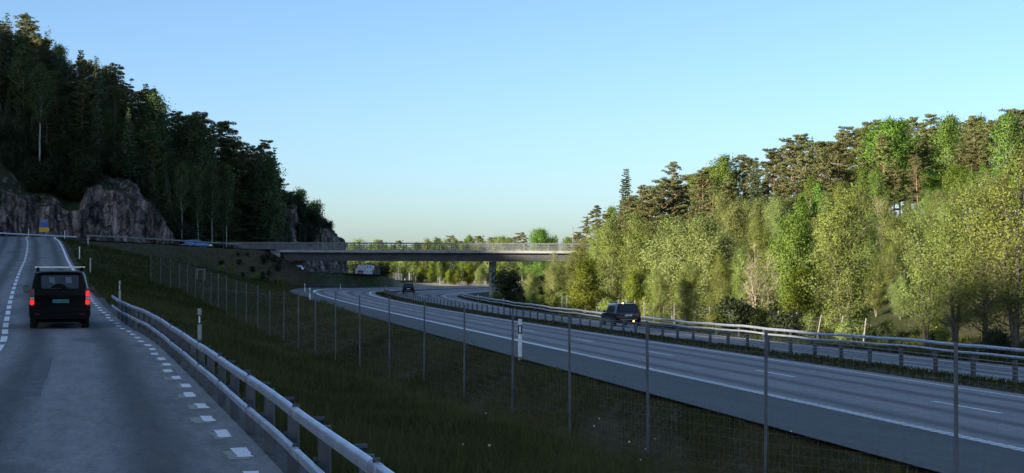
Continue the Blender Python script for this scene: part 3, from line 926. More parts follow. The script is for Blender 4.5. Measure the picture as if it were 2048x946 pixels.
fpx = pch([10, 16.2, 20.5, 25, 33, 41, 53, 69, 84, 100, 112, 122], [6.4, 4.78, 3.45, 2.1, -0.09, -2.47, -6.25, -11.1, -15.8, -20.9, -25.2, -29.4])
posts = []
for d in fd:
    x = float(fpx(d)); posts.append((x, d, bank_z(x, d)))
fence('wildlife_fence', posts, [max(1.6, 1.17 - p[2]) if p[1] < 62 else 2.2 for p in posts], 'tall wire mesh wildlife fence on thin steel posts in the shaded ditch', M['post_grey'], 14, 0.17, 0.0009, 0.024)
posts = []
for i, s in enumerate(np.arange(104, 172, 3.0)):
    q = mp(s, 27.5); posts.append((q.x, q.y, bank_z(q.x, q.y)))
fence('wildlife_fence', posts, 1.9, 'wire fence on pale posts in front of the sunlit bushes', M['wood_post'], 9, 0.4, 0.003, 0.035)
posts = []; lean = []
for i, s in enumerate(np.arange(82, 103, 3.4)):
    q = mp(s, 27.0); posts.append((q.x, q.y, bank_z(q.x, q.y))); lean.append((0.28 + 0.1*(i % 3), 0.1))
fence('wildlife_fence', posts, 1.8, 'sagging wire fence with leaning wooden posts beyond the long guardrail', M['wood_post'], 8, 0.5, 0.003, 0.04, lean=lean, wood=True)
posts = []
for s in np.arange(150, 236, 4.0):
    x, y, z = ramp_pt(np.array([float(s)]), np.array([5.2])); posts.append((float(x[0]), float(y[0]), bank_z(float(x[0]), float(y[0]))))
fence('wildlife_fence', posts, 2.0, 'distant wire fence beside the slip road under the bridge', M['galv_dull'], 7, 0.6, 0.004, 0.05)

# ------------------------------------------------------------------ delineator posts
def delineator(loc, label, h=1.05, body='white_plastic', band=True, rz=0.0, cap=None):
    d = empty('delineator_post', loc, rz, label, 'marker post', 'roadside delineator posts')
    mb = MB()
    pr = rrect(-0.055, 0.055, -0.035, 0.035, 0.03, 3)
    cut0, cut1 = h*0.60, h*0.84
    def seg(z0, z1, s=1.0):
        b = MB(); b.sweep([(a*s, c*s) for a, c in pr], [((0, 0, z0), (1, 0, 0), (0, 1, 0)), ((0, 0, z1), (1, 0, 0), (0, 1, 0))]); return b
    if band:
        seg(-0.3, cut0).build('lower_post', M[body], d, 40)
        b = seg(cut0, cut1, 1.02).build('black_band', M['black_plastic'], d, 40)
        mb = MB(); mb.prism(rrect(-0.022, 0.022, cut0 + 0.04, cut1 - 0.03, 0.01, 2), (0, -0.036, 0), (1, 0, 0), (0, 0, 1), (0, -1, 0), 0.006)
        mb.build('reflector', M['white_plastic'], d)
        seg(cut1, h).build('post_cap', M[cap or body], d, 40)
    else:
        seg(-0.3, h*0.9).build('lower_post', M[body], d, 40)
        seg(h*0.9, h, 1.04).build('post_cap', M['black_plastic' if cap is None else cap], d, 40)
    return d
def at(u, D): return (px(u, D), D, bank_z(px(u, D), D))
delineator(at(400, 41), 'weathered grey marker post with black band behind the near guardrail', 1.08, 'grey_plastic')
delineator(at(240, 70), 'thin marker post standing just beyond the start of the guardrail', 1.12, 'grey_plastic')
delineator(at(181, 105), 'leaning pale marker post halfway up the climbing road', 1.15, 'grey_plastic', False, 0, 'grey_plastic')
delineator(at(159, 143), 'pale marker post on the verge of the road near the crest', 1.2, 'white_plastic', False, 0, 'white_plastic')
delineator((px(176, 212), 212, zat(px(176, 212), 212)), 'small white marker post in front of the rock face', 1.2, 'white_plastic', False, 0, 'white_plastic')
delineator((px(129, 214), 214, zat(px(129, 214), 214)), 'small white marker post right of the yellow sign', 1.2, 'white_plastic', False, 0, 'white_plastic')
delineator((px(57, 214), 214, float(road_z(214))), 'black topped marker post where the centre line meets the crest', 1.3, 'white_plastic', False)
p = mp(37.6, -2.75); delineator((px(1040, 40.5), 40.5, mp(40.0, -2.6).z), 'white marker post with black band on the near motorway shoulder', 1.0, 'white_plastic')
def mdel(u, D, label, h=1.0): delineator((px(u, D), D, bank_z(px(u, D), D)), label, h)
mdel(620, 112, 'white marker post with black band at the bend of the motorway', 0.98)
mdel(610, 168, 'smaller marker post behind the one at the motorway bend', 1.0)
mdel(681, 236, 'marker post on the grass slope beneath the bridge left of centre')
mdel(771, 262, 'marker post at the foot of the slope under the mid span')
for i, (s, lab) in enumerate(((46, 'marker post on the long guardrail in front of the pale trunks'), (196, 'marker post by the guardrail short of the bridge pier'), (168, 'marker post on the guardrail curve nearest the pier'))):
    q = mp(s, 21.45); delineator((q.x, q.y, q.z - 0.05), lab, 1.0)

# ------------------------------------------------------------------ bridge
br = empty('road_bridge', (-20, 249, 0), 0, 'long concrete road bridge with steel railings spanning the motorway', 'bridge')
bo = Vector(br.location)
X0, X1 = -39.5, 16.0
def deck_top(x): return 5.33 - (x + 40)/56*0.22
def beam(name, ya, yb, za, zb, mat, xa=X0, xb=X1):
    mb = MB(); n = 14
    fr = []
    for i in range(n + 1):
        x = xa + (xb - xa)*i/n
        fr.append(((x + 20, 0, deck_top(x)), (0, 1, 0), (0, 0, 1)))
    mb.sweep([(ya, za), (yb, za), (yb, zb), (ya, zb)], fr)
    return mb.build(name, mat, br)
beam('edge_beam', -4.0, -3.55, -0.42, 0.0, M['concrete'])
beam('edge_beam', 3.55, 4.0, -0.42, 0.0, M['concrete'])
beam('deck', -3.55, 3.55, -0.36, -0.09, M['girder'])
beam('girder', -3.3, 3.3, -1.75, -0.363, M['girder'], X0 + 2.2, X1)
# abutment with wing wall and bearing block
mb = MB()
mb.prism([(-22.2, 5.05), (-18.0, 5.0), (-18.0, 3.4), (-18.6, 3.4)], (0, -3.75, 0), (1, 0, 0), (0, 0, 1), (0, 1, 0), 0.5)
mb.build('wing_wall', M['concrete_pale'], br)
mb = MB(); mb.box(-18.6, -17.3, -3.4, 3.4, 0.5, 3.55); mb.build('abutment', M['concrete'], br)
mb = MB(); mb.box(34, 37, -3.6, 3.6, -2, 4.9); mb.build('abutment', M['concrete'], br)
# pier with rounded faces and a drain pipe
mb = MB()
mb.sweep(rrect(-0.58, 0.58, -1.1, 1.1, 0.35, 4), [((16.78, 0, -3.6), (1, 0, 0), (0, 1, 0)), ((16.78, 0, 3.38), (1, 0, 0), (0, 1, 0))])
pier = mb.build('pier', M['concrete'], br, 40)
mb = MB(); mb.tube([(16.75, -1.2, -2.7), (16.75, -1.2, 3.3)], 0.07, 8); mb.build('drain_pipe', M['galv_dull'], pier, 40)
mb = MB(); mb.box(16.0, 17.5, -1.35, 1.35, -3.2, -2.55); mb.build('footing', M['concrete'], pier)
for side, nm in ((-3.78, 'railing'), (3.78, 'railing')):
    mb = MB()
    for hz, r in ((1.18, 0.055), (0.80, 0.035), (0.50, 0.035), (0.22, 0.03)):
        fr = [((x + 20, side, deck_top(x) + hz), (0, 1, 0), (0, 0, 1)) for x in np.linspace(-46.5, X1, 20)]
        mb.sweep([(-r*1.3, -r), (r*1.3, -r), (r*1.3, r), (-r*1.3, r)], fr)
    rl = mb.build(nm, M['rail_grey'], br)
    for x in np.arange(-45.5, X1, 1.98):
        b = MB(); b.box(x + 20 - .05, x + 20 + .05, side - .06, side + .06, deck_top(x) - .02, deck_top(x) + 1.16); b.build('railing_post', M['rail_grey'], rl)
    # vertical bars of the screened left part
    b = MB()
    for x in np.arange(-45.4, -26, 0.16):
        b.box(x + 20 - .012, x + 20 + .012, side - .012, side + .012, deck_top(x) + .1, deck_top(x) + 1.15)
    b.build('screen_bars', M['rail_grey'], rl)

# ------------------------------------------------------------------ vehicles
def wheel(parent, x, y, r=0.33, w=0.22):
    mb = MB(); n = 22; pr = [(-w/2, r*0.62), (-w/2, r*0.93), (-w*0.36, r), (w*0.36, r), (w/2, r*0.93), (w/2, r*0.62)]
    vs = []; fs = []; k = len(pr)
    for i in range(n):
        t = 2*math.pi*i/n
        for a, b in pr: vs.append((x + a, y + b*math.cos(t), r + b*math.sin(t)))
    for i in range(n):
        j = (i + 1) % n
        for q in range(k - 1): fs.append((i*k+q, i*k+q+1, j*k+q+1, j*k+q))
    mb.add(vs, fs); ty = mb.build('wheel', M['tyre'], parent, 40)
    sx = 1 if x > 0 else -1
    rb = MB()
    for a in range(5):
        t = 2*math.pi*a/5 + 0.3
        rb.tube([(x + sx*w*0.30, y, r), (x + sx*w*0.34, y + r*0.6*math.cos(t), r + r*0.6*math.sin(t))], 0.035, 5)
    rb.tube([(x - sx*0.02, y, r), (x + sx*w*0.22, y, r)], r*0.63, 18)
    rb.build('rim', M['rim'], ty, 40)
    return ty

def car_shell(stations, mat, parent, name='body'):
    """stations: y, half width, z bottom, belt z, roof half width, roof z, tilt (y per z over the belt)"""
    mb = MB(); K = 0; vs = []
    for (y, w, zb, zbelt, wr, zt, tilt) in stations:
        mid = zb + (zbelt - zb)*0.5
        half = [(w*0.80, zb), (w*0.95, zb + 0.05), (w*0.99, zb + 0.16), (w, mid), (w*0.985, zbelt - 0.04), (w*0.96, zbelt),
                (w*0.96 + (wr - w*0.96)*0.5, zbelt + (zt - zbelt)*0.48), (wr, zt - 0.10), (wr*0.93, zt - 0.03), (wr*0.78, zt), (wr*0.4, zt + 0.012)]
        K = len(half)
        full = [(a, b) for a, b in half] + [(-a, b) for a, b in reversed(half)]
        for a, b in full:
            vs.append((a, y + tilt*max(0.0, b - zbelt), b))
    n = 2*K; fs = []
    for i in range(len(stations) - 1):
        for k in range(n):
            k2 = (k + 1) % n
            fs.append((i*n+k, i*n+k2, (i+1)*n+k2, (i+1)*n+k))
    for e in (0, len(stations) - 1):
        for k in range(K - 1):
            fs.append((e*n+k, e*n+k+1, e*n+n-2-k, e*n+n-1-k))
    mb.add(vs, fs)
    return mb.build(name, mat, parent, smooth=32)

def rear_panel(name, mat, parent, poly, y0, zbelt, tilt, th=0.012, out=0.006, n=(0, -1, 0)):
    """polygon in x/z laid on the sloping rear"""
    mb = MB(); vs = []; k = len(poly)
    for o_ in (out + th, out - 0.02):
        for x, z in poly: vs.append((x, y0 + tilt*max(0, z - zbelt) - o_, z))
    mb.add(vs, [tuple(range(k)), tuple(range(2*k-1, k-1, -1))] + [(i, i+k, (i+1) % k + k, (i+1) % k) for i in range(k)])
    return mb.build(name, mat, parent)

def side_panel(name, mat, parent, poly, wf, sgn, th=0.01, out=0.004):
    """polygon in y/z laid on the body's side; wf(z) gives the half width"""
    mb = MB(); vs = []; k = len(poly)
    for o_ in (out + th, out - 0.03):
        for y, z in poly: vs.append((sgn*(wf(z) + o_), y, z))
    mb.add(vs, [tuple(range(k)), tuple(range(2*k-1, k-1, -1))] + [(i, i+k, (i+1) % k + k, (i+1) % k) for i in range(k)])
    return mb.build(name, mat, parent)

def lettering(parent, text, size, loc, mat, rz=0.0):
    cu = bpy.data.curves.new('lettering', 'FONT'); cu.body = text; cu.size = size; cu.extrude = 0.002
    cu.align_x = 'CENTER'; cu.align_y = 'CENTER'
    t = bpy.data.objects.new('lettering_source', cu)
    COL.objects.link(t)
    dg = bpy.context.evaluated_depsgraph_get()
    me = bpy.data.meshes.new_from_object(t.evaluated_get(dg))
    bpy.data.objects.remove(t)
    me.materials.clear(); me.materials.append(mat)
    o = link_mesh('lettering', me, parent)
    o.location = loc; o.rotation_euler = (R(90), 0, rz)
    return o

# --- black van ahead
vx, vyy = px(120.5, 49.0), 49.0
van = empty('van', (vx, vyy, float(road_z(49.0))), R(17.0), 'black van with silver roof bar and lit red tail lights on local road', 'van')
TI = 0.16
car_shell([(0.03, 0.86, 0.36, 1.10, 0.66, 1.80, TI), (0.0, 0.94, 0.34, 1.10, 0.73, 1.85, TI), (0.12, 0.97, 0.30, 1.10, 0.76, 1.885, TI), (0.5, 0.975, 0.26, 1.08, 0.79, 1.90, 0.04),
           (3.3, 0.97, 0.24, 1.08, 0.79, 1.90, 0.0), (3.9, 0.95, 0.24, 1.06, 0.78, 1.80, -0.3), (4.35, 0.93, 0.26, 1.0, 0.80, 1.12, 0), (4.9, 0.80, 0.30, 0.8, 0.66, 0.90, 0)], M['black_paint'], van)
rear_panel('rear_window', M['glass_dim'], van, rrect(-0.59, 0.59, 1.32, 1.75, 0.07), 0.0, 1.10, TI)
rear_panel('rear_shelf', M['trim'], van, [(-0.30, 1.335), (0.20, 1.335), (0.15, 1.43), (0.04, 1.475), (-0.10, 1.475), (-0.22, 1.42)], -0.004, 1.10, TI)
for xx in (-0.24, 0.28):
    rear_panel('windscreen_view', M['glass_sky'], van, [(xx - 0.10, 1.50), (xx + 0.09, 1.49), (xx + 0.07, 1.70), (xx - 0.11, 1.70)], -0.006, 1.10, TI)  # pale panels painted for daylight coming through the windscreen
rear_panel('tailgate_handle', M['trim'], van, rrect(-0.32, 0.32, 1.01, 1.07, 0.02), 0.0, 1.10, TI, 0.02)
pl = rear_panel('licence_plate', M['plate_green'], van, rrect(-0.235, 0.285, 0.855, 0.965, 0.012, 2), 0.0, 1.10, TI, 0.01, 0.022)
rear_panel('country_band', M['plate_blue'], pl, rrect(-0.235, -0.185, 0.857, 0.963, 0.006, 2), 0.0, 1.10, TI, 0.004, 0.033)
lettering(pl, 'BL 26568', 0.105, (0.052, -0.0335, 0.910), M['plate_ink'])
mb = MB(); mb.sweep([(a, b) for a, b in rrect(-0.93, 0.93, 0.33, 0.62, 0.08)], [((0, -0.07, 0), (1, 0, 0), (0, 0, 1)), ((0, 0.06, 0), (1, 0, 0), (0, 0, 1))])
mb.build('rear_bumper', M['trim'], van, 40)
rear_panel('bumper_reflector', M['lamp_red_off'], van, rrect(0.62, 0.78, 0.47, 0.50, 0.01, 2), -0.075, 1.10, TI)
rear_panel('bumper_reflector', M['lamp_red_off'], van, rrect(-0.78, -0.62, 0.47, 0.50, 0.01, 2), -0.075, 1.10, TI)
for sg in (-1, 1):
    tl = rear_panel('tail_lamp', M['lamp_red_off'], van, [(sg*a, b) for a, b in rrect(0.80, 0.945, 0.76, 1.32, 0.04)], 0.005, 1.10, TI, 0.02)
    rear_panel('brake_light', M['lamp_red_on'], tl, [(sg*a, b) for a, b in rrect(0.80, 0.94, 0.80, 0.955, 0.03)], 0.0, 1.10, TI, 0.014, 0.022)
    rear_panel('reversing_light', M['lamp_clear'], tl, [(sg*a, b) for a, b in rrect(0.805, 0.938, 0.975, 1.035, 0.02)], 0.0, 1.10, TI, 0.012, 0.022)
    if sg > 0:
        rear_panel('brake_light', M['lamp_red_on'], tl, [(sg*a, b) for a, b in rrect(0.81, 0.935, 1.055, 1.24, 0.03)], 0.0, 1.10, TI, 0.014, 0.022)
    mb = MB()
    mb.sweep(rrect(-0.10, 0.10, -0.13, 0.12, 0.07), [((sg*1.10, 3.55, 1.27), (1, 0, 0), (0, 0, 1)), ((sg*1.10, 3.68, 1.27), (0.85, 0, 0), (0, 0, 0.85))])
    mb.tube([(sg*0.92, 3.62, 1.17), (sg*1.06, 3.60, 1.18)], 0.035, 6)
    mr = mb.build('side_mirror', M['trim'], van, 40)
    mb = MB(); mb.prism(rrect(-0.09, 0.09, -0.11, 0.10, 0.05), (sg*1.10, 3.546, 1.27), (1, 0, 0), (0, 0, 1), (0, -1, 0), 0.006)
    mb.build('mirror_glass', M['glass_sky'] if sg < 0 else M['glass_dark'], mr)  # left mirror's sky reflection is put into its glass colour
    for yy in (0.95, 3.95): wheel(van, sg*0.82, yy, 0.335, 0.24)
for yy in (0.75, 2.2):
    mb = MB(); mb.sweep(rrect(-0.80, 0.80, -0.022, 0.022, 0.02, 3), [((0, yy - 0.04, 2.02), (1, 0, 0), (0, 0, 1)), ((0, yy + 0.04, 2.02), (1, 0, 0), (0, 0, 1))])
    rb = mb.build('roof_bar', M['chrome'], van)
    for sg in (-1, 1):
        mb = MB(); mb.prism([(-0.05, 1.87), (0.05, 1.87), (0.035, 2.012), (-0.035, 2.012)], (sg*0.70, yy - 0.05, 0), (1, 0, 0), (0, 0, 1), (0, 1, 0), 0.1)
        mb.build('bar_foot', M['trim'], rb)
mb = MB(); mb.tube([(-0.02, -0.035, 1.30), (0.28, 0.0, 1.36)], 0.012, 5); mb.tube([(0, -0.02, 1.27), (0, -0.05, 1.30)], 0.03, 6)
mb.build('rear_wiper', M['trim'], van)
mb = MB(); mb.box(-0.75, 0.75, 0.3, 4.0, 0.20, 0.30); mb.build('underbody', M['trim'], van)

# --- dark SUV on the far carriageway
def suv(loc, rz, label, mat, lit=True, scale=1.0):
    t = empty('sport_utility_car', loc, rz, label, 'car'); t.scale = (scale,)*3
    ST = [(0.10, 0.84, 0.36, 0.98, 0.66, 1.58, 0.42), (0.04, 0.90, 0.34, 0.98, 0.69, 1.61, 0.42), (0.12, 0.93, 0.32, 0.98, 0.70, 1.63, 0.42), (0.9, 0.94, 0.24, 0.97, 0.72, 1.66, 0.0),
          (2.5, 0.94, 0.22, 0.95, 0.72, 1.66, 0.0), (2.95, 0.94, 0.22, 0.95, 0.68, 1.60, -0.35), (3.35, 0.93, 0.24, 0.95, 0.74, 1.02, 0), (4.2, 0.90, 0.26, 0.85, 0.70, 0.93, 0), (4.55, 0.78, 0.32, 0.70, 0.55, 0.78, 0)]
    car_shell(ST, mat, t)
    TL = 0.42
    rear_panel('rear_window', M['glass_dark'], t, [(-0.66, 1.08), (0.66, 1.08), (0.60, 1.50), (-0.60, 1.50)], 0.04, 0.98, TL)
    rear_panel('tailgate', mat, t, rrect(-0.72, 0.72, 0.62, 0.97, 0.06), 0.04, 0.98, TL, 0.02)
    plt = rear_panel('licence_plate', M['plate_white'], t, rrect(-0.26, 0.26, 0.78, 0.89, 0.01, 2), 0.0, 0.98, TL, 0.008)
    mb = MB(); mb.sweep(rrect(-0.90, 0.90, 0.36, 0.60, 0.07), [((0, -0.03, 0), (1, 0, 0), (0, 0, 1)), ((0, 0.14, 0), (1, 0, 0), (0, 0, 1))]); mb.build('rear_bumper', M['trim'], t, 40)
    mb = MB(); mb.prism(rrect(-0.62, 0.62, 0.505, 0.53, 0.01, 2), (0, -0.032, 0), (1, 0, 0), (0, 0, 1), (0, -1, 0), 0.01); mb.build('bumper_strip', M['chrome'], t)
    for sg in (-1, 1):
        rear_panel('tail_lamp', M['lamp_red_off'], t, [(sg*0.90, 0.88), (sg*0.90, 1.02), (sg*0.55, 1.0), (sg*0.55, 0.93)], 0.03, 0.98, TL, 0.03)
        if lit:  # sun glints on the bumper, built as glowing discs
            mb = MB(); mb.tube([(sg*0.36, -0.05, 0.42), (sg*0.36, -0.02, 0.42)], 0.055, 12); mb.build('bumper_glint', M['lamp_glint_on'], t)
        wf = lambda z: 0.9024 + (0.72 - 0.9024)*max(0, (z - 0.97)/(1.56 - 0.97))
        for nm, poly in (('rear_side_window', [(0.62, 1.05), (1.45, 1.03), (1.45, 1.50), (1.05, 1.50)]), ('front_side_window', [(1.50, 1.03), (2.75, 1.01), (2.45, 1.50), (1.50, 1.50)])):
            side_panel(nm, M['glass_pale'], t, poly, wf, sg)
        side_panel('door_sill_trim', M['chrome'], t, [(1.1, 0.36), (3.1, 0.36), (3.1, 0.40), (1.1, 0.40)], lambda z: 0.93, sg)
        side_panel('door_handle', M['trim'], t, [(1.15, 0.90), (1.35, 0.90), (1.35, 0.93), (1.15, 0.93)], lambda z: 0.93, sg, 0.03)
        mb = MB(); mb.sweep(rrect(-0.10, 0.10, -0.07, 0.07, 0.04), [((sg*1.02, 2.75, 1.06), (1, 0, 0), (0, 0, 1)), ((sg*1.02, 2.88, 1.06), (.8, 0, 0), (0, 0, .8))]); mb.build('side_mirror', M['trim'], t, 40)
        mb = MB(); mb.tube([(sg*0.62, 0.8, 1.70), (sg*0.62, 2.4, 1.70)], 0.02, 6); mb.tube([(sg*0.62, 0.8, 1.62), (sg*0.62, 0.8, 1.70)], 0.02, 5); mb.tube([(sg*0.62, 2.4, 1.62), (sg*0.62, 2.4, 1.70)], 0.02, 5)
        mb.build('roof_rail', M['trim'], t)
        for yy in (0.85, 3.6): wheel(t, sg*0.83, yy, 0.35, 0.23)
    if lit:  # orange sun glint on the roof edge, built as a glowing stub
        mb = MB(); mb.tube([(-0.30, 0.42, 1.64), (-0.30, 0.42, 1.72)], [0.06, 0.045], 12); mb.build('roof_glint', M['lamp_glint_on'], t)
    mb = MB(); mb.prism(rrect(-0.66, 0.66, 0, 0.05, 0.02, 2), (0, 0.30, 1.585), (1, 0, 0), (0, 0.3, 1), (0, 1, 0), 0.2); mb.build('rear_spoiler', mat, t)
    mb = MB(); mb.prism([(-0.64, 0), (0.64, 0), (0.60, 0.72), (-0.60, 0.72)], (0, 3.42, 1.01), (1, 0, 0), (0, -0.66, 0.75), (0, 0.75, 0.66), 0.01); mb.build('windscreen', M['glass_dark'], t)
    return t
s_suv, m_suv = 97.0, 17.3
q = mp(s_suv, m_suv); 
suv((q.x, q.y, q.z), -float(np.interp(s_suv, SS, HEAD)), 'dark sport utility car with glowing rear sun glints on the far carriageway', M['navy_paint'], True, 0.95)
q = mp(238, 12.9)
suv((q.x, q.y, q.z), -float(np.interp(238, SS, HEAD)), 'black car far down the motorway beyond the end of the median posts', M['black_paint'], False, 1.02)

# --- small cars by the crossing road and the slip road
def small_car(loc, rz, label, mat, scale=1.0, lamp=False):
    t = empty('car', loc, rz, label, 'car'); t.scale = (scale,)*3
    ST = [(0.0, 0.80, 0.34, 0.88, 0.6, 0.98, 0.2), (0.10, 0.86, 0.30, 0.90, 0.62, 1.30, 0.5), (0.7, 0.88, 0.24, 0.92, 0.66, 1.44, 0.0), (2.1, 0.88, 0.22, 0.90, 0.66, 1.46, 0.0),
          (2.7, 0.88, 0.22, 0.90, 0.64, 1.20, -0.3), (3.1, 0.87, 0.24, 0.88, 0.68, 0.94, 0), (3.9, 0.84, 0.28, 0.78, 0.62, 0.84, 0), (4.2, 0.72, 0.32, 0.6, 0.5, 0.68, 0)]
    car_shell(ST, mat, t)
    wf = lambda z: 0.845 + (0.66 - 0.845)*max(0, (z - 0.92)/(1.36 - 0.92))
    for sg in (-1, 1):
        side_panel('side_window', M['glass_dark'], t, [(0.75, 0.96), (2.65, 0.96), (2.2, 1.34), (0.95, 1.34)], wf, sg)
        for yy in (0.75, 3.3): wheel(t, sg*0.78, yy, 0.31, 0.2)
        mb = MB(); mb.prism(rrect(-.1, .1, -.05, .05, .03, 2), (sg*0.62, 4.14, 0.62), (1, 0, 0), (0, 0, 1), (0, 1, 0), 0.05); mb.build('headlight', M['lamp_glint_on'] if lamp else M['lamp_clear'], t)
        mb = MB(); mb.prism(rrect(-.1, .1, -.06, .06, .03, 2), (sg*0.70, -0.03, 0.80), (1, 0, 0), (0, 0, 1), (0, -1, 0), 0.03); mb.build('tail_lamp', M['lamp_red_off'], t)
    mb = MB(); mb.prism([(-0.6, 0), (0.6, 0), (0.55, 0.55), (-0.55, 0.55)], (0, 3.06, 0.99), (1, 0, 0), (0, -0.75, 0.62), (0, 0.62, 0.75), 0.01); mb.build('windscreen', M['glass_pale'], t)
    mb = MB(); mb.prism([(-0.56, 0), (0.56, 0), (0.5, 0.36), (-0.5, 0.36)], (0, 0.075, 0.98), (1, 0, 0), (0, 0.45, 0.9), (0, -0.9, 0.45), 0.01); mb.build('rear_window', M['glass_dark'], t)
    return t
sc_ = _seg[4] - 2.0
a, b = cp(sc_, 2.2, -0.45), cp(sc_ + 1, 2.2, -0.45)
small_car(tuple(a), math.atan2(b.y - a.y, b.x - a.x) - R(90), 'pale blue car with one lit headlight heading for the bridge', M['blue_cab'], 1.0, True)
def rp(s, m=0.0):
    x, y, z = ramp_pt(np.array([float(s)]), np.array([float(m)])); x2, y2, _ = ramp_pt(np.array([float(s) + 1]), np.array([float(m)]))
    return (float(x[0]), float(y[0]), float(z[0])), math.atan2(float(y2[0] - y[0]), float(x2[0] - x[0])) - R(90)
l, a = rp(27, -2.4); small_car(l, a + R(180), 'grey car half hidden by the grass slope beneath the bridge', simple('silver_car_paint', (0.22, 0.24, 0.27), 0.25, 0.5, coat=0.5))
l, a = rp(90, -1.6); small_car(l, a + R(180), 'small red car close to the white lorry on the slip road', M['red_paint'])

def lorry(loc, rz, label, mat, marks):
    t = empty('lorry', loc, rz, label, 'lorry')
    mb = MB(); mb.sweep(rrect(-1.25, 1.25, 0.95, 3.55, 0.06, 2), [((0, 0, 0), (1, 0, 0), (0, 0, 1)), ((0, 6.2, 0), (1, 0, 0), (0, 0, 1))]); bx = mb.build('cargo_box', mat, t)
    mb = MB(); mb.box(-1.0, 1.0, 0.2, 8.0, 0.6, 0.93); mb.build('chassis', M['trim'], t)
    mb = MB(); mb.prism([(6.4, 0.6), (8.1, 0.6), (8.2, 1.6), (7.9, 2.7), (6.4, 2.75)], (-1.15, 0, 0), (0, 1, 0), (0, 0, 1), (1, 0, 0), 2.3); mb.build('cab', mat, t)
    mb = MB(); mb.box(-1.22, 1.22, -0.02, 0.04, 0.55, 0.75); mb.build('rear_bumper', M['trim'], t)
    for sg in (-1, 1):
        mb = MB(); mb.box(sg*0.62 - 0.58, sg*0.62 + 0.58, -0.05, -0.004, 1.0, 3.5); dr = mb.build('rear_door', mat if not marks else M['sign_white'], t)
        if marks:
            blue = simple('faded_blue_print', (0.12, 0.16, 0.30), 0.6)
            for poly in ([(sg*0.2, 3.2), (sg*0.9, 3.3), (sg*0.7, 2.5), (sg*0.45, 2.6)], [(sg*0.4, 1.4), (sg*0.8, 1.3), (sg*0.8, 1.8), (sg*0.5, 1.9)]):
                mb = MB(); mb.prism(poly, (0, -0.055, 0), (1, 0, 0), (0, 0, 1), (0, -1, 0), 0.01)
                mb.build('door_graphic', blue, dr)
        mb = MB(); mb.box(sg*1.0 - 0.12, sg*1.0 + 0.12, -0.06, -0.02, 0.76, 0.92); mb.build('tail_lamp', M['lamp_red_off'], t)
        for yy in (1.6, 2.7, 7.2): wheel(t, sg*1.0, yy, 0.48, 0.3)
    t.scale = (.85, .52, .9)
    return t
l, a = rp(122, -0.3); lorry(l, a + R(42), 'white box lorry with printed rear doors on the slip road', M['lorry_white'], True)
l, a = rp(137, 1.6); lorry(l, a + R(42), 'dark container lorry ahead of the white one', M['lorry_dark'], False)

# ------------------------------------------------------------------ signs
sg_ = empty('direction_sign', (px(88, 226), 226.0, zat(px(88, 226), 226.0)), R(8), 'blue panel over a yellow arrow panel by the rock face', 'road sign')
zb = pz(464, 226) - sg_.location.z
mb = MB()
for xx in (-0.45, 0.45): mb.tube([(xx, 0, -0.3), (xx, 0, zb + 2.1)], 0.04, 7)
mb.build('sign_posts', M['galv_dull'], sg_)
mb = MB(); mb.prism([(-0.70, zb), (0.55, zb), (0.85, zb + 0.36), (0.55, zb + 0.72), (-0.70, zb + 0.72)], (0, -0.06, 0), (1, 0, 0), (0, 0, 1), (0, -1, 0), 0.03)
yp = mb.build('yellow_panel', M['sign_yellow'], sg_)
mb = MB(); mb.prism(rrect(-0.62, 0.62, zb + 0.78, zb + 1.40, 0.05, 2), (0, -0.06, 0), (1, 0, 0), (0, 0, 1), (0, -1, 0), 0.03); bp = mb.build('blue_panel', M['sign_blue'], sg_)
mb = MB(); mb.prism(rrect(-0.55, 0.50, zb + 1.44, zb + 1.9, 0.05, 2), (0, -0.06, 0), (1, 0, 0), (0, 0, 1), (0, -1, 0), 0.03)
mb.build('upper_panel', simple('grey_blue_sign_face', (0.16, 0.2, 0.3), 0.5), sg_)
# second, smaller roadside sign seen from behind in the grass
sn = empty('gate_frame', at(402, 150), 0, 'small grey steel frame standing in the grass below the crossing road', 'frame')
mb = MB()
for xx in (-0.38, 0.38): mb.tube([(xx, 0, -0.3), (xx, 0, 1.25)], 0.05, 7)
mb.build('upright', M['wood_post'], sn)
mb = MB(); mb.tube([(-0.42, 0, 1.2), (0.42, 0, 1.2)], 0.05, 7); mb.build('cross_bar', M['wood_post'], sn)
# boulders at the foot of the rock cutting
for i, (u, D, r, lab) in enumerate(((372, 247, 1.2, 'pale tilted boulder lying at the right end of the rock cutting'), (392, 249, 0.9, 'small boulder behind the pale blue car'), (432, 252, 1.3, 'rounded boulder right of the pale blue car'), (352, 246, 0.9, 'broken rock lump at the foot of the rock face'))):
    import bmesh
    bm = bmesh.new(); bmesh.ops.create_icosphere(bm, subdivisions=3, radius=r)
    for v in bm.verts:
        v.co *= 1 + 0.35*mnoise.noise(v.co*0.9 + Vector((i*5, 0, 0))); v.co.z *= 0.75
    me = bpy.data.meshes.new('boulder'); bm.to_mesh(me); bm.free(); me.materials.append(M['boulder'])
    o = link_mesh('boulder', me); o.location = (px(u, D), D, zat(px(u, D), D) + r*0.35); tag(o, lab, 'boulder', 'boulders below the rock cutting')

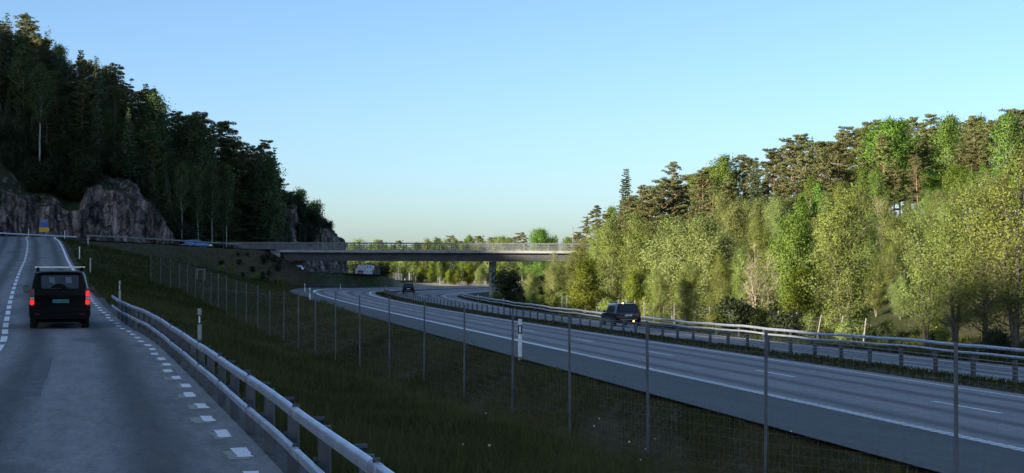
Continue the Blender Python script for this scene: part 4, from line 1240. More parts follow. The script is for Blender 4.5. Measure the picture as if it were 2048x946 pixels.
# ------------------------------------------------------------------ tree prototypes
def leaf_quads(C, size, rng, elong=1.5, outdir=None, up=0.3):
    """random quads at centres C (n x 3)"""
    n = len(C)
    a = rng.normal(size=(n, 3)); 
    if outdir is not None: a += outdir*0.6
    a /= np.linalg.norm(a, axis=1, keepdims=True) + 1e-9
    b = rng.normal(size=(n, 3)); b -= a*(a*b).sum(1, keepdims=True)
    b /= np.linalg.norm(b, axis=1, keepdims=True) + 1e-9
    s = size*rng.uniform(0.6, 1.4, size=(n, 1))
    A = a*s*elong*0.5; B = b*s*0.5
    V = np.stack([C - A*0.9, C - B*0.8 + A*0.1, C + A, C + B*0.8 + A*0.1], 1).reshape(-1, 3)
    Fq = np.arange(4*n).reshape(n, 4)
    return V, Fq

PROTO = {}
HOLD = bpy.data.collections.new('tree_sources')     # never linked to the scene
def soft_normals(V, Fq, D, k=0.62, up=0.05):
    """leaf normals bent towards the outside of their clump (D, one per face); windings made to agree"""
    q = V.reshape(-1, 4, 3); D = D + np.array([0, 0, up]); D = D/(np.linalg.norm(D, axis=1, keepdims=True) + 1e-9)
    g = np.cross(q[:, 1] - q[:, 0], q[:, 2] - q[:, 0]); g /= np.linalg.norm(g, axis=1, keepdims=True) + 1e-12
    flip = (g*D).sum(1) < 0
    Fq = np.where(flip[:, None], Fq[:, ::-1], Fq); g = np.where(flip[:, None], -g, g)
    n = g*(1 - k) + D*k; n /= np.linalg.norm(n, axis=1, keepdims=True) + 1e-9
    return Fq, np.repeat(n, 4, 0)
def register(kind, name, h, trunk_mb, tmat, leafV, leafF, tint, fmat, outd=None):
    root = bpy.data.objects.new(name, None); HOLD.objects.link(root)
    tr = bpy.data.objects.new('trunk', trunk_mb.mesh('trunk', tmat)); HOLD.objects.link(tr); tr.parent = root
    ch = []
    if leafV is not None and len(leafV):
        nrm = None
        if outd is not None: leafF, nrm = soft_normals(leafV, leafF, outd)
        me = fast_mesh('crown', leafV, leafF, fmat, tint=tint, normals=nrm)
        cr = bpy.data.objects.new('crown', me); HOLD.objects.link(cr); cr.parent = root
        ch.append(cr)
    PROTO.setdefault(kind, []).append((root, [tr] + ch, h))

def broadleaf(kind, name, seed, h, r, base, nlimb, nleaf, leaf, fmat, tmat, stems=1, prof=None, up=0.6, twigs=7, spread=0.28, tr_r=0.013, weep=0.0):
    rng = np.random.default_rng(seed); rnd = random.Random(seed)
    mb = MB(); pts = []; grp = []; limb_id = 0
    prof = prof or (lambda t: math.sin(math.pi*min(1, 0.12 + 0.88*t))**0.7)
    for st in range(stems):
        ang = 2*math.pi*st/stems + rnd.uniform(-.5, .5)
        lean = 0 if stems == 1 else rnd.uniform(0.15, 0.42)*r*0.8
        hh = h*(1 if st == 0 else rnd.uniform(0.75, 0.98))
        tp = []
        for i in range(8):
            t = i/7
            tp.append(Vector((math.cos(ang)*lean*t**0.8 + rnd.uniform(-1, 1)*0.018*h*t, math.sin(ang)*lean*t**0.8 + rnd.uniform(-1, 1)*0.018*h*t, hh*t*0.97)))
        tp[0].z = -0.5
        r0 = h*tr_r/(stems**0.35)
        mb.tube(tp, [r0*(1 - 0.93*(i/7)**0.9) + 0.008 for i in range(8)], 7)
        nl = nlimb//stems
        for k in range(nl):
            t = base + (1 - base)*((k + rnd.random())/nl)
            tt = t*7; i = min(6, int(tt)); p0 = tp[i].lerp(tp[i+1], tt - i)
            az = k*2.4 + rnd.uniform(-.6, .6) + st
            L_ = r*prof((t - base)/(1 - base))*rnd.uniform(0.65, 1.15)
            if stems > 1: L_ *= 0.8
            el = up*(0.6 + 0.7*t) + rnd.uniform(-.2, .2)
            d = Vector((math.cos(az)*math.cos(el), math.sin(az)*math.cos(el), math.sin(el)))
            lpz = [p0]
            for j in range(1, 5):
                d2 = (d + Vector((rnd.uniform(-.22, .22), rnd.uniform(-.22, .22), 0.10*j - weep*j))).normalized()
                lpz.append(lpz[-1] + d2*L_/4)
            rl = max(0.012, r0*0.42*(1 - t*0.7))
            mb.tube(lpz, [rl*(1 - 0.85*j/4) + 0.004 for j in range(5)], 5, cap=False)
            limb_id += 1
            for q in range(twigs):
                tq = 0.25 + 0.75*(q + rnd.random())/twigs
                jj = tq*4; j = min(3, int(jj)); b0 = lpz[j].lerp(lpz[j+1], jj - j)
                td = (d*0.5 + Vector((rnd.uniform(-1, 1), rnd.uniform(-1, 1), rnd.uniform(-.5, .9) - weep*2))).normalized()
                tl = L_*rnd.uniform(0.18, 0.42) + 0.15
                b1 = b0 + td*tl
                mb.tube([b0, b0.lerp(b1, .5) + Vector((0, 0, 0.03)), b1], [0.010, 0.007, 0.003], 3, cap=False)
                pts.append((b0, b1)); grp.append(limb_id)
    if nleaf:
        B0 = np.array([p[0] for p in pts]); B1 = np.array([p[1] for p in pts]); G = np.array(grp)
        lens = np.linalg.norm(B1 - B0, axis=1) + 0.3
        pick = rng.choice(len(pts), nleaf, p=lens/lens.sum())
        t = rng.uniform(0.1, 1.1, (nleaf, 1))
        C = B0[pick]*(1 - t) + B1[pick]*t + rng.normal(size=(nleaf, 3))*spread
        C[:, 2] = np.maximum(C[:, 2], 0.1)
        cen = np.array([0, 0, h*0.55]); od = C - cen; od /= np.linalg.norm(od, axis=1, keepdims=True) + 1e-6
        V, Fq = leaf_quads(C, leaf, rng, 1.5, od)
        lt = rng.uniform(0, 1, limb_id + 2)[G[pick]]
        tint = np.repeat(np.clip(0.62*lt + 0.38*rng.uniform(0, 1, nleaf), 0, 1), 4)
        gid = G[pick]; sm = np.zeros((limb_id + 2, 3)); cn = np.zeros(limb_id + 2)
        np.add.at(sm, gid, C); np.add.at(cn, gid, 1)
        lo = C - (sm/np.maximum(cn, 1)[:, None])[gid]; lo /= np.linalg.norm(lo, axis=1, keepdims=True) + 1e-6
        register(kind, name, h, mb, tmat, V, Fq, tint, fmat, 0.55*lo + 0.6*od + 0.25*rng.normal(size=C.shape))
    else:
        register(kind, name, h, mb, tmat, None, None, None, None)

def spruce(kind, name, seed, h, r, fmat, dens=1.0, pmin=0.04, ragged=0.3):
    rng = np.random.default_rng(seed); rnd = random.Random(seed)
    mb = MB(); mb.tube([(0, 0, -0.5), (0.05, 0, h*0.5), (0, 0.04, h)], [h*0.012, h*0.007, 0.012], 7)
    C = []; A = []; B = []; tint = []
    z = h*pmin
    while z < h*0.985:
        t = z/h
        Rz = r*(1 - t)**0.82*rnd.uniform(1 - ragged, 1.08) + 0.12
        nb = max(4, int(7*dens)) if t < 0.9 else 4
        for k in range(nb):
            if rnd.random() < 0.10: continue
            az = rnd.uniform(0, 2*math.pi)
            L_ = Rz*rnd.uniform(0.65, 1.1)
            dz0 = -0.22 + 0.55*t
            d = np.array([math.cos(az), math.sin(az), 0.0]); side = np.array([-math.sin(az), math.cos(az), 0.0])
            tips = []
            n = max(2, int(L_/0.22))
            for i in range(n):
                s = (i + 0.7)/n
                c = np.array([0, 0, z]) + d*L_*s + np.array([0, 0, 1])*(L_*(dz0*s + 0.16*s*s))
                wd = 0.42*(1 - s*0.55)*min(1, L_/1.2) + 0.10
                for sg in (-1, 1):
                    dirv = d*0.55 + side*sg*0.8 + np.array([0, 0, -0.25 - 0.3*rnd.random()])
                    dirv /= np.linalg.norm(dirv)
                    C.append(c + dirv*wd*0.5); A.append(dirv*wd*rnd.uniform(.45, .75))
                    nb_ = np.cross(dirv, rng.normal(size=3)); nb_ /= np.linalg.norm(nb_) + 1e-9
                    B.append(nb_*rnd.uniform(0.06, 0.12)); tint.append(0.3 + 0.6*s*rnd.random() + 0.1*rnd.random())
            mb.tube([(0, 0, z), tuple(np.array([0, 0, z]) + d*L_*0.9 + np.array([0, 0, L_*(dz0*.9 + .13)]))], [0.02, 0.006], 3, cap=False)
        z += (0.36 + 0.02*h*(1 - t)*0.4)/dens
    C, A, B = np.array(C), np.array(A), np.array(B)
    V = np.stack([C - A, C - B, C + A, C + B], 1).reshape(-1, 3)
    Fq = np.arange(len(V)).reshape(-1, 4)
    register(kind, name, h, mb, M['bark_dark'], V, Fq, np.repeat(np.array(tint), 4), fmat)

def pine(kind, name, seed, h, r, base, nlimb, fmat, per=190):
    rng = np.random.default_rng(seed); rnd = random.Random(seed)
    tp = [Vector((rnd.uniform(-1, 1)*0.02*h*(i/7), rnd.uniform(-1, 1)*0.02*h*(i/7), h*0.97*i/7)) for i in range(8)]
    tp[0].z = -0.5
    mb = MB(); mb.tube(tp, [h*0.013*(1 - 0.85*i/7) for i in range(8)], 7)
    cs = []
    for k in range(nlimb):
        t = base + (1 - base)*(k + rnd.random())/nlimb
        tt = t*7; i = min(6, int(tt)); p0 = tp[i].lerp(tp[i+1], tt - i)
        u = (t - base)/(1 - base)
        L_ = r*(math.sin(math.pi*(0.22 + 0.70*u))**0.8)*rnd.uniform(0.55, 1.15)
        az = k*2.4 + rnd.uniform(-.5, .5); el = -0.05 + 0.75*u + rnd.uniform(-.15, .2)
        d = Vector((math.cos(az)*math.cos(el), math.sin(az)*math.cos(el), math.sin(el)))
        p1 = p0 + d*L_*0.55 + Vector((0, 0, -0.05*L_)); p2 = p0 + d*L_ + Vector((0, 0, 0.12*L_))
        mb.tube([p0, p1, p2], [0.05*(1 - .5*t) + .01, 0.03, 0.01], 5, cap=False)
        for q in range(rnd.choice((3, 4, 4, 5))):
            s = rnd.uniform(0.35, 1.05)
            c = p0.lerp(p2, s) + Vector((rnd.uniform(-.5, .5), rnd.uniform(-.5, .5), rnd.uniform(-.1, .3)))
            cs.append((c, rnd.uniform(0.32, 0.72)*(0.7 + 0.06*r), rnd.random()))
    cs.append((tp[-1], 0.6, 0.8))
    C = []; T_ = []; O_ = []
    for c, rad, tn in cs:
        n = int(per*rad*rad*1.5) + 12
        p = rng.normal(size=(n, 3)); p /= np.linalg.norm(p, axis=1, keepdims=True); p *= rng.uniform(0.3, 1.0, (n, 1))**0.6
        p = p*np.array([rad, rad, rad*0.36])
        C.append(p + np.array(c)); pn = p/np.array([rad, rad, rad*0.36]); axd = np.array(c) - np.array([0, 0, c[2]]); O_.append(pn/(np.linalg.norm(pn, axis=1, keepdims=True) + 1e-6) + 0.35*axd/(np.linalg.norm(axd) + .3) + 0.3*rng.normal(size=p.shape)); T_.append(np.clip(0.35*tn + 0.4*rng.random(n) + 0.3*(p[:, 2]/(rad*0.5)*0.5 + 0.3), 0, 1))
    C = np.concatenate(C); T_ = np.concatenate(T_)
    V, Fq = leaf_quads(C, 0.10, rng, 2.8)
    register(kind, name, h, mb, M['bark_pine'], V, Fq, np.repeat(T_, 4), fmat, np.concatenate(O_))

cone_prof = lambda t: max(0.08, (1 - t)**0.75)
for sd, hh, rr in ((1, 16, 2.7), (2, 18, 2.5), (3, 14, 2.9), (4, 17, 2.2)):
    spruce('spruce', 'spruce_tree', sd, hh, rr, M['spruce'], 1.25, 0.05 + 0.03*sd)
spruce('thin_spruce', 'spruce_tree', 9, 12, 1.5, M['spruce'], 1.7, 0.06, 0.5)
for sd, hh, rr, bs in ((11, 15, 3.2, 0.32), (12, 16, 2.9, 0.36), (13, 14, 3.4, 0.26), (14, 17, 3.0, 0.42), (15, 13, 2.8, 0.22)):
    pine('pine', 'pine_tree', sd, hh, rr, bs, 38, M['pine'])
for sd in (21, 22, 23):
    broadleaf('birch', 'birch_tree', sd, 14, 2.7, 0.24, 46, 12000, 0.14, M['birch'], M['bark_birch'], 1, None, 0.75, 7, 0.30, 0.009, 0.03)
for sd in (24, 25):
    broadleaf('tall_birch', 'birch_tree', sd, 16, 2.4, 0.42, 40, 9000, 0.14, M['birch'], M['bark_birch'], 1, None, 0.75, 7, 0.30, 0.009, 0.03)
broadleaf('cone_birch', 'birch_tree', 26, 10, 2.4, 0.10, 46, 9000, 0.16, M['maple'], M['bark_birch'], 1, cone_prof, 0.6, 7, 0.26, 0.010)
for sd in (31, 32):
    broadleaf('maple', 'maple_tree', sd, 13, 4.2, 0.16, 60, 20000, 0.16, M['maple'], M['bark_dark'], 1, None, 0.65, 8, 0.38, 0.014)
for sd in (41, 42, 43):
    broadleaf('alder', 'alder_tree', sd, 10, 3.4, 0.10, 64, 27000, 0.075, M['alder'], M['bark_alder'], 4, None, 0.95, 9, 0.22, 0.014)
for sd in (44, 45):
    broadleaf('dark_alder', 'alder_tree', sd, 11, 3.2, 0.14, 54, 13000, 0.082, M['alder'], M['bark_dark'], 2, None, 0.45, 9, 0.30, 0.017)
for sd in (51, 52, 53):
    broadleaf('willow', 'willow_tree', sd, 8, 3.6, 0.05, 64, 32000, 0.076, M['willow'], M['bark_alder'], 4, None, 0.85, 9, 0.24, 0.013)
for sd in (54,):
    broadleaf('yellow', 'hazel_bush', sd, 6, 2.4, 0.05, 44, 12000, 0.12, M['yellow'], M['bark_alder'], 3, cone_prof, 0.7, 7, 0.30, 0.012)
for sd in (61, 62):
    broadleaf('bare', 'bare_tree', sd, 8, 2.4, 0.12, 54, 1200, 0.10, M['alder'], M['bark_bare'], 4, None, 0.95, 10, 0.25, 0.012)
for sd in (71, 72, 73):
    broadleaf('shrub', 'leafy_shrub', sd, 2.2, 1.5, 0.03, 26, 3600, 0.11, M['alder'], M['bark_alder'], 4, None, 0.8, 6, 0.20, 0.014)
for sd in (74, 75):
    broadleaf('dark_shrub', 'leafy_shrub', sd, 2.6, 1.6, 0.02, 28, 4200, 0.12, M['dull'], M['bark_dark'], 4, None, 0.7, 6, 0.22, 0.014)
broadleaf('dead', 'dead_tree', 81, 10, 1.6, 0.25, 40, 0, 0.1, None, M['bark_bare'], 1, cone_prof, 0.35, 5, 0.2, 0.010)

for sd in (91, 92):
    broadleaf('shade_birch', 'birch_tree', sd, 14, 2.7, 0.24, 46, 12000, 0.13, M['shade_leaf'], M['bark_birch'], 1, None, 0.75, 7, 0.30, 0.009, 0.03)
    broadleaf('shade_tall', 'birch_tree', sd + 2, 16, 2.4, 0.42, 40, 9000, 0.13, M['shade_leaf'], M['bark_birch'], 1, None, 0.75, 7, 0.30, 0.009, 0.03)
broadleaf('shade_maple', 'maple_tree', 95, 13, 4.0, 0.16, 56, 18000, 0.15, M['shade_leaf'], M['bark_dark'], 1, None, 0.65, 8, 0.36, 0.014)

CNT = {}
def plant(kind, x, y, h, label, cat, group=None, z=None, wide=1.0):
    pr = PROTO[kind]; i = CNT.get(kind, 0); CNT[kind] = i + 1
    root, parts, ph = pr[i % len(pr)]
    r = root.copy(); COL.objects.link(r)
    for p in parts:
        c = p.copy(); COL.objects.link(c); c.parent = r
    r.location = (x, y, zat(x, y) if z is None else z)
    s = h/ph
    r.scale = (s*wide*random.uniform(.92, 1.08), s*wide*random.uniform(.92, 1.08), s)
    r.rotation_euler = (random.uniform(-.03, .03), random.uniform(-.03, .03), random.uniform(0, 6.28))
    return tag(r, label, cat, group)
def plant_px(kind, u, D, top, label, cat, group=None, wide=1.0, hmin=1.0):
    x = px(u, D); z = zat(x, D)
    h = max(hmin, pz(top, D) - z)
    if kind in ('dark_shrub', 'shrub'): h = min(h, 4.5)
    return plant(kind, x, D, h, label, cat, group, z, wide)

# ---- right hand side: single trees one can point to
one = [
 ('thin_spruce', 1245, 228, 334, 'slender pointed spruce standing clear against the sky above the bridge end', 'spruce', 1.25),
 ('pine', 1196, 236, 415, 'small dark pine on the skyline left of the slender spruce', 'pine', .8),
 ('pine', 1348, 242, 326, 'tall pine whose pale crown stands alone on the skyline beside the slender spruce', 'pine', .8),
 ('maple', 1775, 196, 246, 'large round bright green maple high on the wooded slope', 'maple', 1.15),
 ('pine', 1832, 186, 312, 'small brown tinged pine in front of the bright maple', 'pine', .85),
 ('pine', 1925, 178, 292, 'pale brownish pine above the dark roadside alders', 'pine', 1.0),
 ('birch', 1893, 196, 240, 'broad fresh green birch right of the large maple', 'birch', 1.2),
 ('birch', 2012, 186, 228, 'bright yellow green birch at the top of the slope, right of the pines', 'birch', 1.2),
 ('birch', 1447, 214, 312, 'light green birch with a white stem left of the tall brown pines', 'birch', 1.1),
 ('birch', 1402, 218, 348, 'drooping birch between the skyline pine and the white stemmed birch', 'birch', 1.0),
 ('cone_birch', 1602, 168, 392, 'cone shaped bright green young tree below the brown pines', 'birch', 1.0),
 ('cone_birch', 1637, 170, 366, 'taller of the two cone shaped bright green trees', 'birch', 0.9),
 ('bare', 1765, 150, 392, 'leafless pale stems standing behind the big multi stemmed alder', 'bare tree', 1.1),
 ('bare', 1512, 108, 486, 'nearly leafless brown willow beyond the guardrail', 'bare tree', 1.3),
 ('alder', 1690, 95, 378, 'big open multi stemmed alder with pale trunks behind the guardrail', 'alder', 1.15),
 ('yellow', 1172, 152, 520, 'bright yellow green hazel bush at the bridge end of the fence', 'bush', 1.2),
 ('yellow', 1268, 142, 545, 'small yellow green bush right behind the dark car', 'bush', 1.0),
 ('willow', 1345, 136, 440, 'big pale leaved willow behind the dark car', 'willow', 1.25),
 ('willow', 1418, 132, 438, 'dense willow with silvery leaves left of the leafless willow', 'willow', 1.15),
 ('alder', 1285, 158, 428, 'tall olive alder over the dark car', 'alder', 1.1),
 ('alder', 1228, 172, 436, 'rounded olive alder overhanging the end of the bridge', 'alder', 1.2),
 ('willow', 1112, 178, 522, 'greyish willow hiding the right end of the bridge', 'willow', 1.0),
 ('willow', 1062, 188, 548, 'low willow in front of the bridge, right of the pier', 'willow', .9),
 ('alder', 1168, 214, 484, 'olive alder crowding the right end of the bridge railing', 'alder', 1.3),
 ('alder', 1200, 208, 452, 'taller olive alder between bridge end and slender spruce', 'alder', 1.2),
 ('willow', 1146, 203, 508, 'willow in front of the right bridge end', 'willow', 1.2),
 ('dark_shrub', 1016, 222, 545, 'dark shaded bush right beside the bridge pier', 'bush', 1.1),
 ('bare', 1108, 214, 500, 'reddish leafless bush against the dark girder of the bridge', 'bare tree', .9),
 ('dark_alder', 1850, 84, 418, 'shaded alder with a dark straight trunk, first of the row by the guardrail', 'alder', 1.0),
 ('dark_alder', 1908, 82, 372, 'tall shaded alder, second of the dark row by the guardrail', 'alder', 1.0),
 ('dark_alder', 1968, 79, 350, 'shaded alder with bare lower limbs, third of the dark row by the guardrail', 'alder', 1.0),
 ('dark_alder', 2030, 76, 300, 'tallest shaded alder, last of the dark row by the guardrail', 'alder', 1.1),
 ('maple', 1590, 118, 440, 'light green leafy tree between the leafless willow and the big alder', 'maple', .8),
 ('yellow', 1600, 112, 540, 'golden green bush under the light green tree', 'bush', 1.2),
 ('dark_shrub', 1478, 96, 606, 'dark green shrub close behind the guardrail left of the leafless willow', 'bush', 1.2),
 ('dark_shrub', 1575, 90, 632, 'low dark shrub against the guardrail near the big alder', 'bush', 1.4),
]
for k, u, D, top, lab, cat, wd in one: plant_px(k, u, D, top, lab, cat, None, wd)

# ---- right hand side: the wood behind, tree by tree
sky = [(1145, 490), (1190, 445), (1230, 410), (1270, 385), (1330, 365), (1400, 350), (1470, 318), (1540, 295), (1600, 280), (1680, 262), (1750, 246), (1820, 242), (1900, 236), (1980, 230), (2060, 222), (2120, 215)]
su = np.array([a for a, b in sky]); sv = np.array([b for a, b in sky])
G_PINE, G_SPR = 'pines crowding the sunlit slope', 'spruces mixed among the pines of the sunlit slope'
G_BIR, G_ALD = 'birches in the sunlit wood', 'alders and willows along the foot of the sunlit wood'
for u in list(np.arange(1225, 2130, 19)) + list(np.arange(1232, 2130, 24)):
    u2 = u + random.uniform(-8, 8)
    D = random.uniform(206, 246)
    top = np.interp(u2, su, sv) + random.choice((-4, 2, 8, 14, 22, 32))
    k = random.choices(('pine', 'spruce', 'birch'), (0.64, 0.12, 0.24))[0]
    lab, cat, g = {'pine': ('brown barked pine crowded among others on the sunlit slope', 'pine', G_PINE),
                   'spruce': ('spruce standing among the pines of the sunlit slope', 'spruce', G_SPR),
                   'birch': ('green birch mixed into the sunlit wood', 'birch', G_BIR)}[k]
    plant_px(k, u2, D, top, lab, cat, g, random.uniform(.85, 1.1), 7)
for row, (D0, D1, off, step) in enumerate(((186, 206, 45, 34), (164, 184, 95, 36), (146, 162, 140, 38))):
    for u in np.arange(1230 + 25*row, 2150, step):
        u2 = u + random.uniform(-12, 12); D = random.uniform(D0, D1)
        top = np.interp(u2, su, sv) + off + random.uniform(-25, 30)
        if row == 0: k = random.choices(('pine', 'birch', 'alder', 'spruce'), (0.55, 0.25, 0.12, .08))[0]
        elif row == 1: k = random.choices(('pine', 'birch', 'alder', 'willow', 'maple'), (0.22, 0.3, 0.3, 0.12, .06))[0]
        else: k = random.choices(('birch', 'alder', 'willow'), (0.2, 0.5, 0.3))[0]
        lab, cat, g = {'pine': ('brown barked pine crowded among others on the sunlit slope', 'pine', G_PINE),
                       'spruce': ('spruce standing among the pines of the sunlit slope', 'spruce', G_SPR),
                       'birch': ('green birch mixed into the sunlit wood', 'birch', G_BIR),
                       'maple': ('full leaved maple mixed into the sunlit wood', 'maple', 'maples in the sunlit wood'),
                       'alder': ('olive alder along the foot of the sunlit wood', 'alder', G_ALD),
                       'willow': ('pale willow along the foot of the sunlit wood', 'willow', G_ALD)}[k]
        plant_px(k, u2, D, top, lab, cat, g, random.uniform(.9, 1.15), 5)
for u in np.arange(1330, 2100, 52):
    u2 = u + random.uniform(-16, 16); D = random.uniform(112, 134)
    top = np.interp(u2, su, sv) + 190 + random.uniform(-25, 35)
    k = random.choice(('alder', 'willow', 'alder'))
    plant_px(k, u2, D, top, 'olive alder along the foot of the sunlit wood' if k == 'alder' else 'pale willow along the foot of the sunlit wood', k, G_ALD, 1.0, 3.5)
for u, D, top, k in ((1752, 112, 520, 'alder'), (1782, 122, 470, 'alder'), (1812, 130, 430, 'alder'), (1838, 118, 480, 'willow'), (1868, 124, 430, 'alder'), (1800, 108, 560, 'willow'), (1905, 112, 450, 'alder'), (1945, 118, 420, 'alder'), (1990, 110, 430, 'alder'), (2035, 104, 430, 'alder')):
    plant_px(k, u, D, top, 'olive alder along the foot of the sunlit wood' if k == 'alder' else 'pale willow along the foot of the sunlit wood', k, G_ALD, 1.15, 3)
# undergrowth along the right verge
for i in range(60):
    s = random.uniform(52, 205); m = random.uniform(24.5, 33) if s > 80 else random.uniform(26, 32)
    q = mp(s, m); k = 'shrub' if random.random() < .8 else 'dark_shrub'
    plant(k, q.x, q.y, random.uniform(0.7, 1.9), 'low leafy shrub in the rough grass behind the long guardrail', 'shrub', 'low shrubs behind the long guardrail')

# ---- far trees seen under and over the bridge
G_FAR = 'far trees beyond the bridge'
for u in np.arange(700, 1180, 15):
    D = random.uniform(438, 500); k = random.choices(('birch', 'alder', 'willow', 'spruce'), (0.42, 0.25, 0.18, 0.15))[0]
    top = random.uniform(478, 505)
    nm = {'birch': 'birch', 'alder': 'alder', 'willow': 'willow', 'spruce': 'spruce'}[k]
    plant_px(k, u + random.uniform(-5, 5), D, top, 'sunlit %s in the far tree line seen beneath the bridge' % nm, nm, 'far %ss beneath the bridge' % nm, 1.15, 6)
for u in np.arange(690, 1120, 19):
    D = random.uniform(422, 440) if u > 800 else random.uniform(450, 470); k = random.choice(('birch', 'alder', 'yellow', 'willow'))
    nm = {'birch': 'birch', 'alder': 'alder', 'yellow': 'bush', 'willow': 'willow'}[k]
    plant_px(k, u + random.uniform(-5, 5), D, random.uniform(520, 540), 'low sunlit %s at the edge of the far meadow' % nm, nm, 'low far %s plants by the meadow' % nm, 1.2, 3)
for u in np.arange(680, 1180, 13):
    D = random.uniform(560, 700); k = random.choices(('spruce', 'pine', 'maple', 'birch'), (0.45, 0.3, 0.12, .13))[0]
    top = np.interp(u, [680, 830, 900, 1000, 1080, 1180], [488, 484, 476, 474, 468, 470]) + random.uniform(-4, 8)
    plant_px(k, u + random.uniform(-4, 4), D, top, 'distant %s whose top shows over the bridge railing' % k, k, 'distant %ss over the bridge railing' % k, 1.1, 9)
plant_px('maple', 1085, 420, 462, 'round green tree rising above the bridge railing', 'maple', None, 1.0)
plant_px('spruce', 873, 480, 472, 'single dark spruce top poking over the bridge railing', 'spruce', None, 1.1)
plant_px('dead', 1142, 262, 448, 'thin leafless tree on the skyline above the bridge end', 'dead tree', None, 1.0)
plant_px('pine', 1172, 258, 440, 'airy small pine beside the thin leafless tree', 'pine', None, .9)
for u in np.arange(694, 770, 12):
    plant_px('dark_shrub', u + random.uniform(-4, 4), random.uniform(425, 445), 527 + random.uniform(0, 10), 'dark shaded bush behind the lorries on the slip road', 'bush', 'dark bushes behind the lorries', 1.4, 4)

# ---- left hand side: forest on the hill
lsk = [(-40, 10), (0, 28), (25, 40), (52, 22), (75, 62), (92, 52), (120, 95), (160, 100), (190, 112), (230, 142), (262, 175), (300, 172), (320, 188), (345, 220), (400, 236), (440, 248), (470, 268), (500, 284), (530, 288), (548, 296), (556, 340)]
lu = np.array([a for a, b in lsk]); lv = np.array([b for a, b in lsk])
left_named = [
 ('spruce', 52, 268, 20, 'tall pointed spruce breaking the skyline at the top of the left hill', 'spruce', 1.0),
 ('dead', 92, 272, 46, 'thin bare topped spruce on the left skyline beside the pointed spruce', 'dead tree', 1.0),
 ('spruce', 8, 262, 22, 'dark broad spruce at the highest visible part of the left hill', 'spruce', 1.2),
 ('birch', 118, 276, 90, 'sunlit light green birch on the left skyline', 'birch', 1.0),
 ('spruce', 187, 280, 108, 'sunlit spruce on the left skyline below the light green birch', 'spruce', 1.1),
 ('thin_spruce', 166, 284, 96, 'narrow spruce tip beside the sunlit spruce on the left skyline', 'spruce', 1.3),
 ('dead', 314, 284, 166, 'leafless spruce skeleton standing out halfway down the left skyline', 'dead tree', 1.1),
 ('thin_spruce', 290, 286, 164, 'thin spruce top left of the leafless skeleton', 'spruce', 1.3),
 ('pine', 226, 276, 134, 'flat topped pine on the left skyline', 'pine', .9),
 ('pine', 405, 284, 228, 'spreading pine with open branches on the lower left skyline', 'pine', 1.0),
 ('pine', 440, 290, 244, 'pale sun touched pine near the right end of the left forest', 'pine', 1.0),
 ('pine', 522, 300, 284, 'dark leaning pine at the right end of the left forest', 'pine', .9),
 ('spruce', 546, 304, 292, 'last dark spruce of the left forest above the far outcrop', 'spruce', .9),
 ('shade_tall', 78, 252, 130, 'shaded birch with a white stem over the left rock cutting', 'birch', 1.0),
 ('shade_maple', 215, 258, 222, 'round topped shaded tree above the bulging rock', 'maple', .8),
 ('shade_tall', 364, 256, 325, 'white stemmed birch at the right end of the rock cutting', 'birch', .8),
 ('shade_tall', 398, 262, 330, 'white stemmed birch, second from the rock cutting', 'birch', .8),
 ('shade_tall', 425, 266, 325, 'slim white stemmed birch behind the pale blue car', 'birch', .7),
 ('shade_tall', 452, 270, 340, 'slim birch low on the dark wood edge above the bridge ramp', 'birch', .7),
 ('dark_shrub', 590, 331, 392, 'dark bush on the top of the far outcrop', 'bush', 1.0),
 ('shrub', 628, 342, 402, 'tiny bush against the sky on the far outcrop', 'shrub', 1.0),
 ('shrub', 600, 334, 386, 'small airy bush at the left of the outcrop top', 'shrub', 1.0),
 ('dark_shrub', 655, 349, 444, 'dark tuft clinging to the end of the far outcrop', 'bush', 1.0),
]
for k, u, D, top, lab, cat, wd in left_named: plant_px(k, u, D, top, lab, cat, None, wd, 1.2)
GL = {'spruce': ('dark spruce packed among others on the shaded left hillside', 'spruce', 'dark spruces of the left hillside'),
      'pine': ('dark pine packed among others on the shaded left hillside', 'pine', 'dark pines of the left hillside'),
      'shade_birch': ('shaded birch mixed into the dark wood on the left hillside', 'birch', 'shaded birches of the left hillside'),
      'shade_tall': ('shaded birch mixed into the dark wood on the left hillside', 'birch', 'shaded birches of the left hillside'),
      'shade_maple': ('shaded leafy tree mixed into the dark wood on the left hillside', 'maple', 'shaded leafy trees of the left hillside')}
# on the skyline
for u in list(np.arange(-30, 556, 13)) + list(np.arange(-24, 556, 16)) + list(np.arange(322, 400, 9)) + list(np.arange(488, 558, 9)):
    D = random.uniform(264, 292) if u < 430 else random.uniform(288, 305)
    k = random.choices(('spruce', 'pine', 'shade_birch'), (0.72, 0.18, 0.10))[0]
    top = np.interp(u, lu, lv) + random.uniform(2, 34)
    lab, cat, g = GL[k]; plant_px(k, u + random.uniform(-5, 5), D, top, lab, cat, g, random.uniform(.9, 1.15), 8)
# down the slope in front
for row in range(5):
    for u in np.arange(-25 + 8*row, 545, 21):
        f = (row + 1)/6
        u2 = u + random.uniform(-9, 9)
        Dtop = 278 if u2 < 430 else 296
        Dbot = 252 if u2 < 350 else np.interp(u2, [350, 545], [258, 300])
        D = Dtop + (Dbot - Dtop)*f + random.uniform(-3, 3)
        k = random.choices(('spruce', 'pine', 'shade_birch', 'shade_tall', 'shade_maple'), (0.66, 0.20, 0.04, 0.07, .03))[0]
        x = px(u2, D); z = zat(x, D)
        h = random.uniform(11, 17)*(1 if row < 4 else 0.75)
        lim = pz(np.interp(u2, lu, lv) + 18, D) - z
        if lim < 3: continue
        lab, cat, g = GL[k]; plant(k, x, D, min(h, lim), lab, cat, g, z, random.uniform(.95, 1.2))
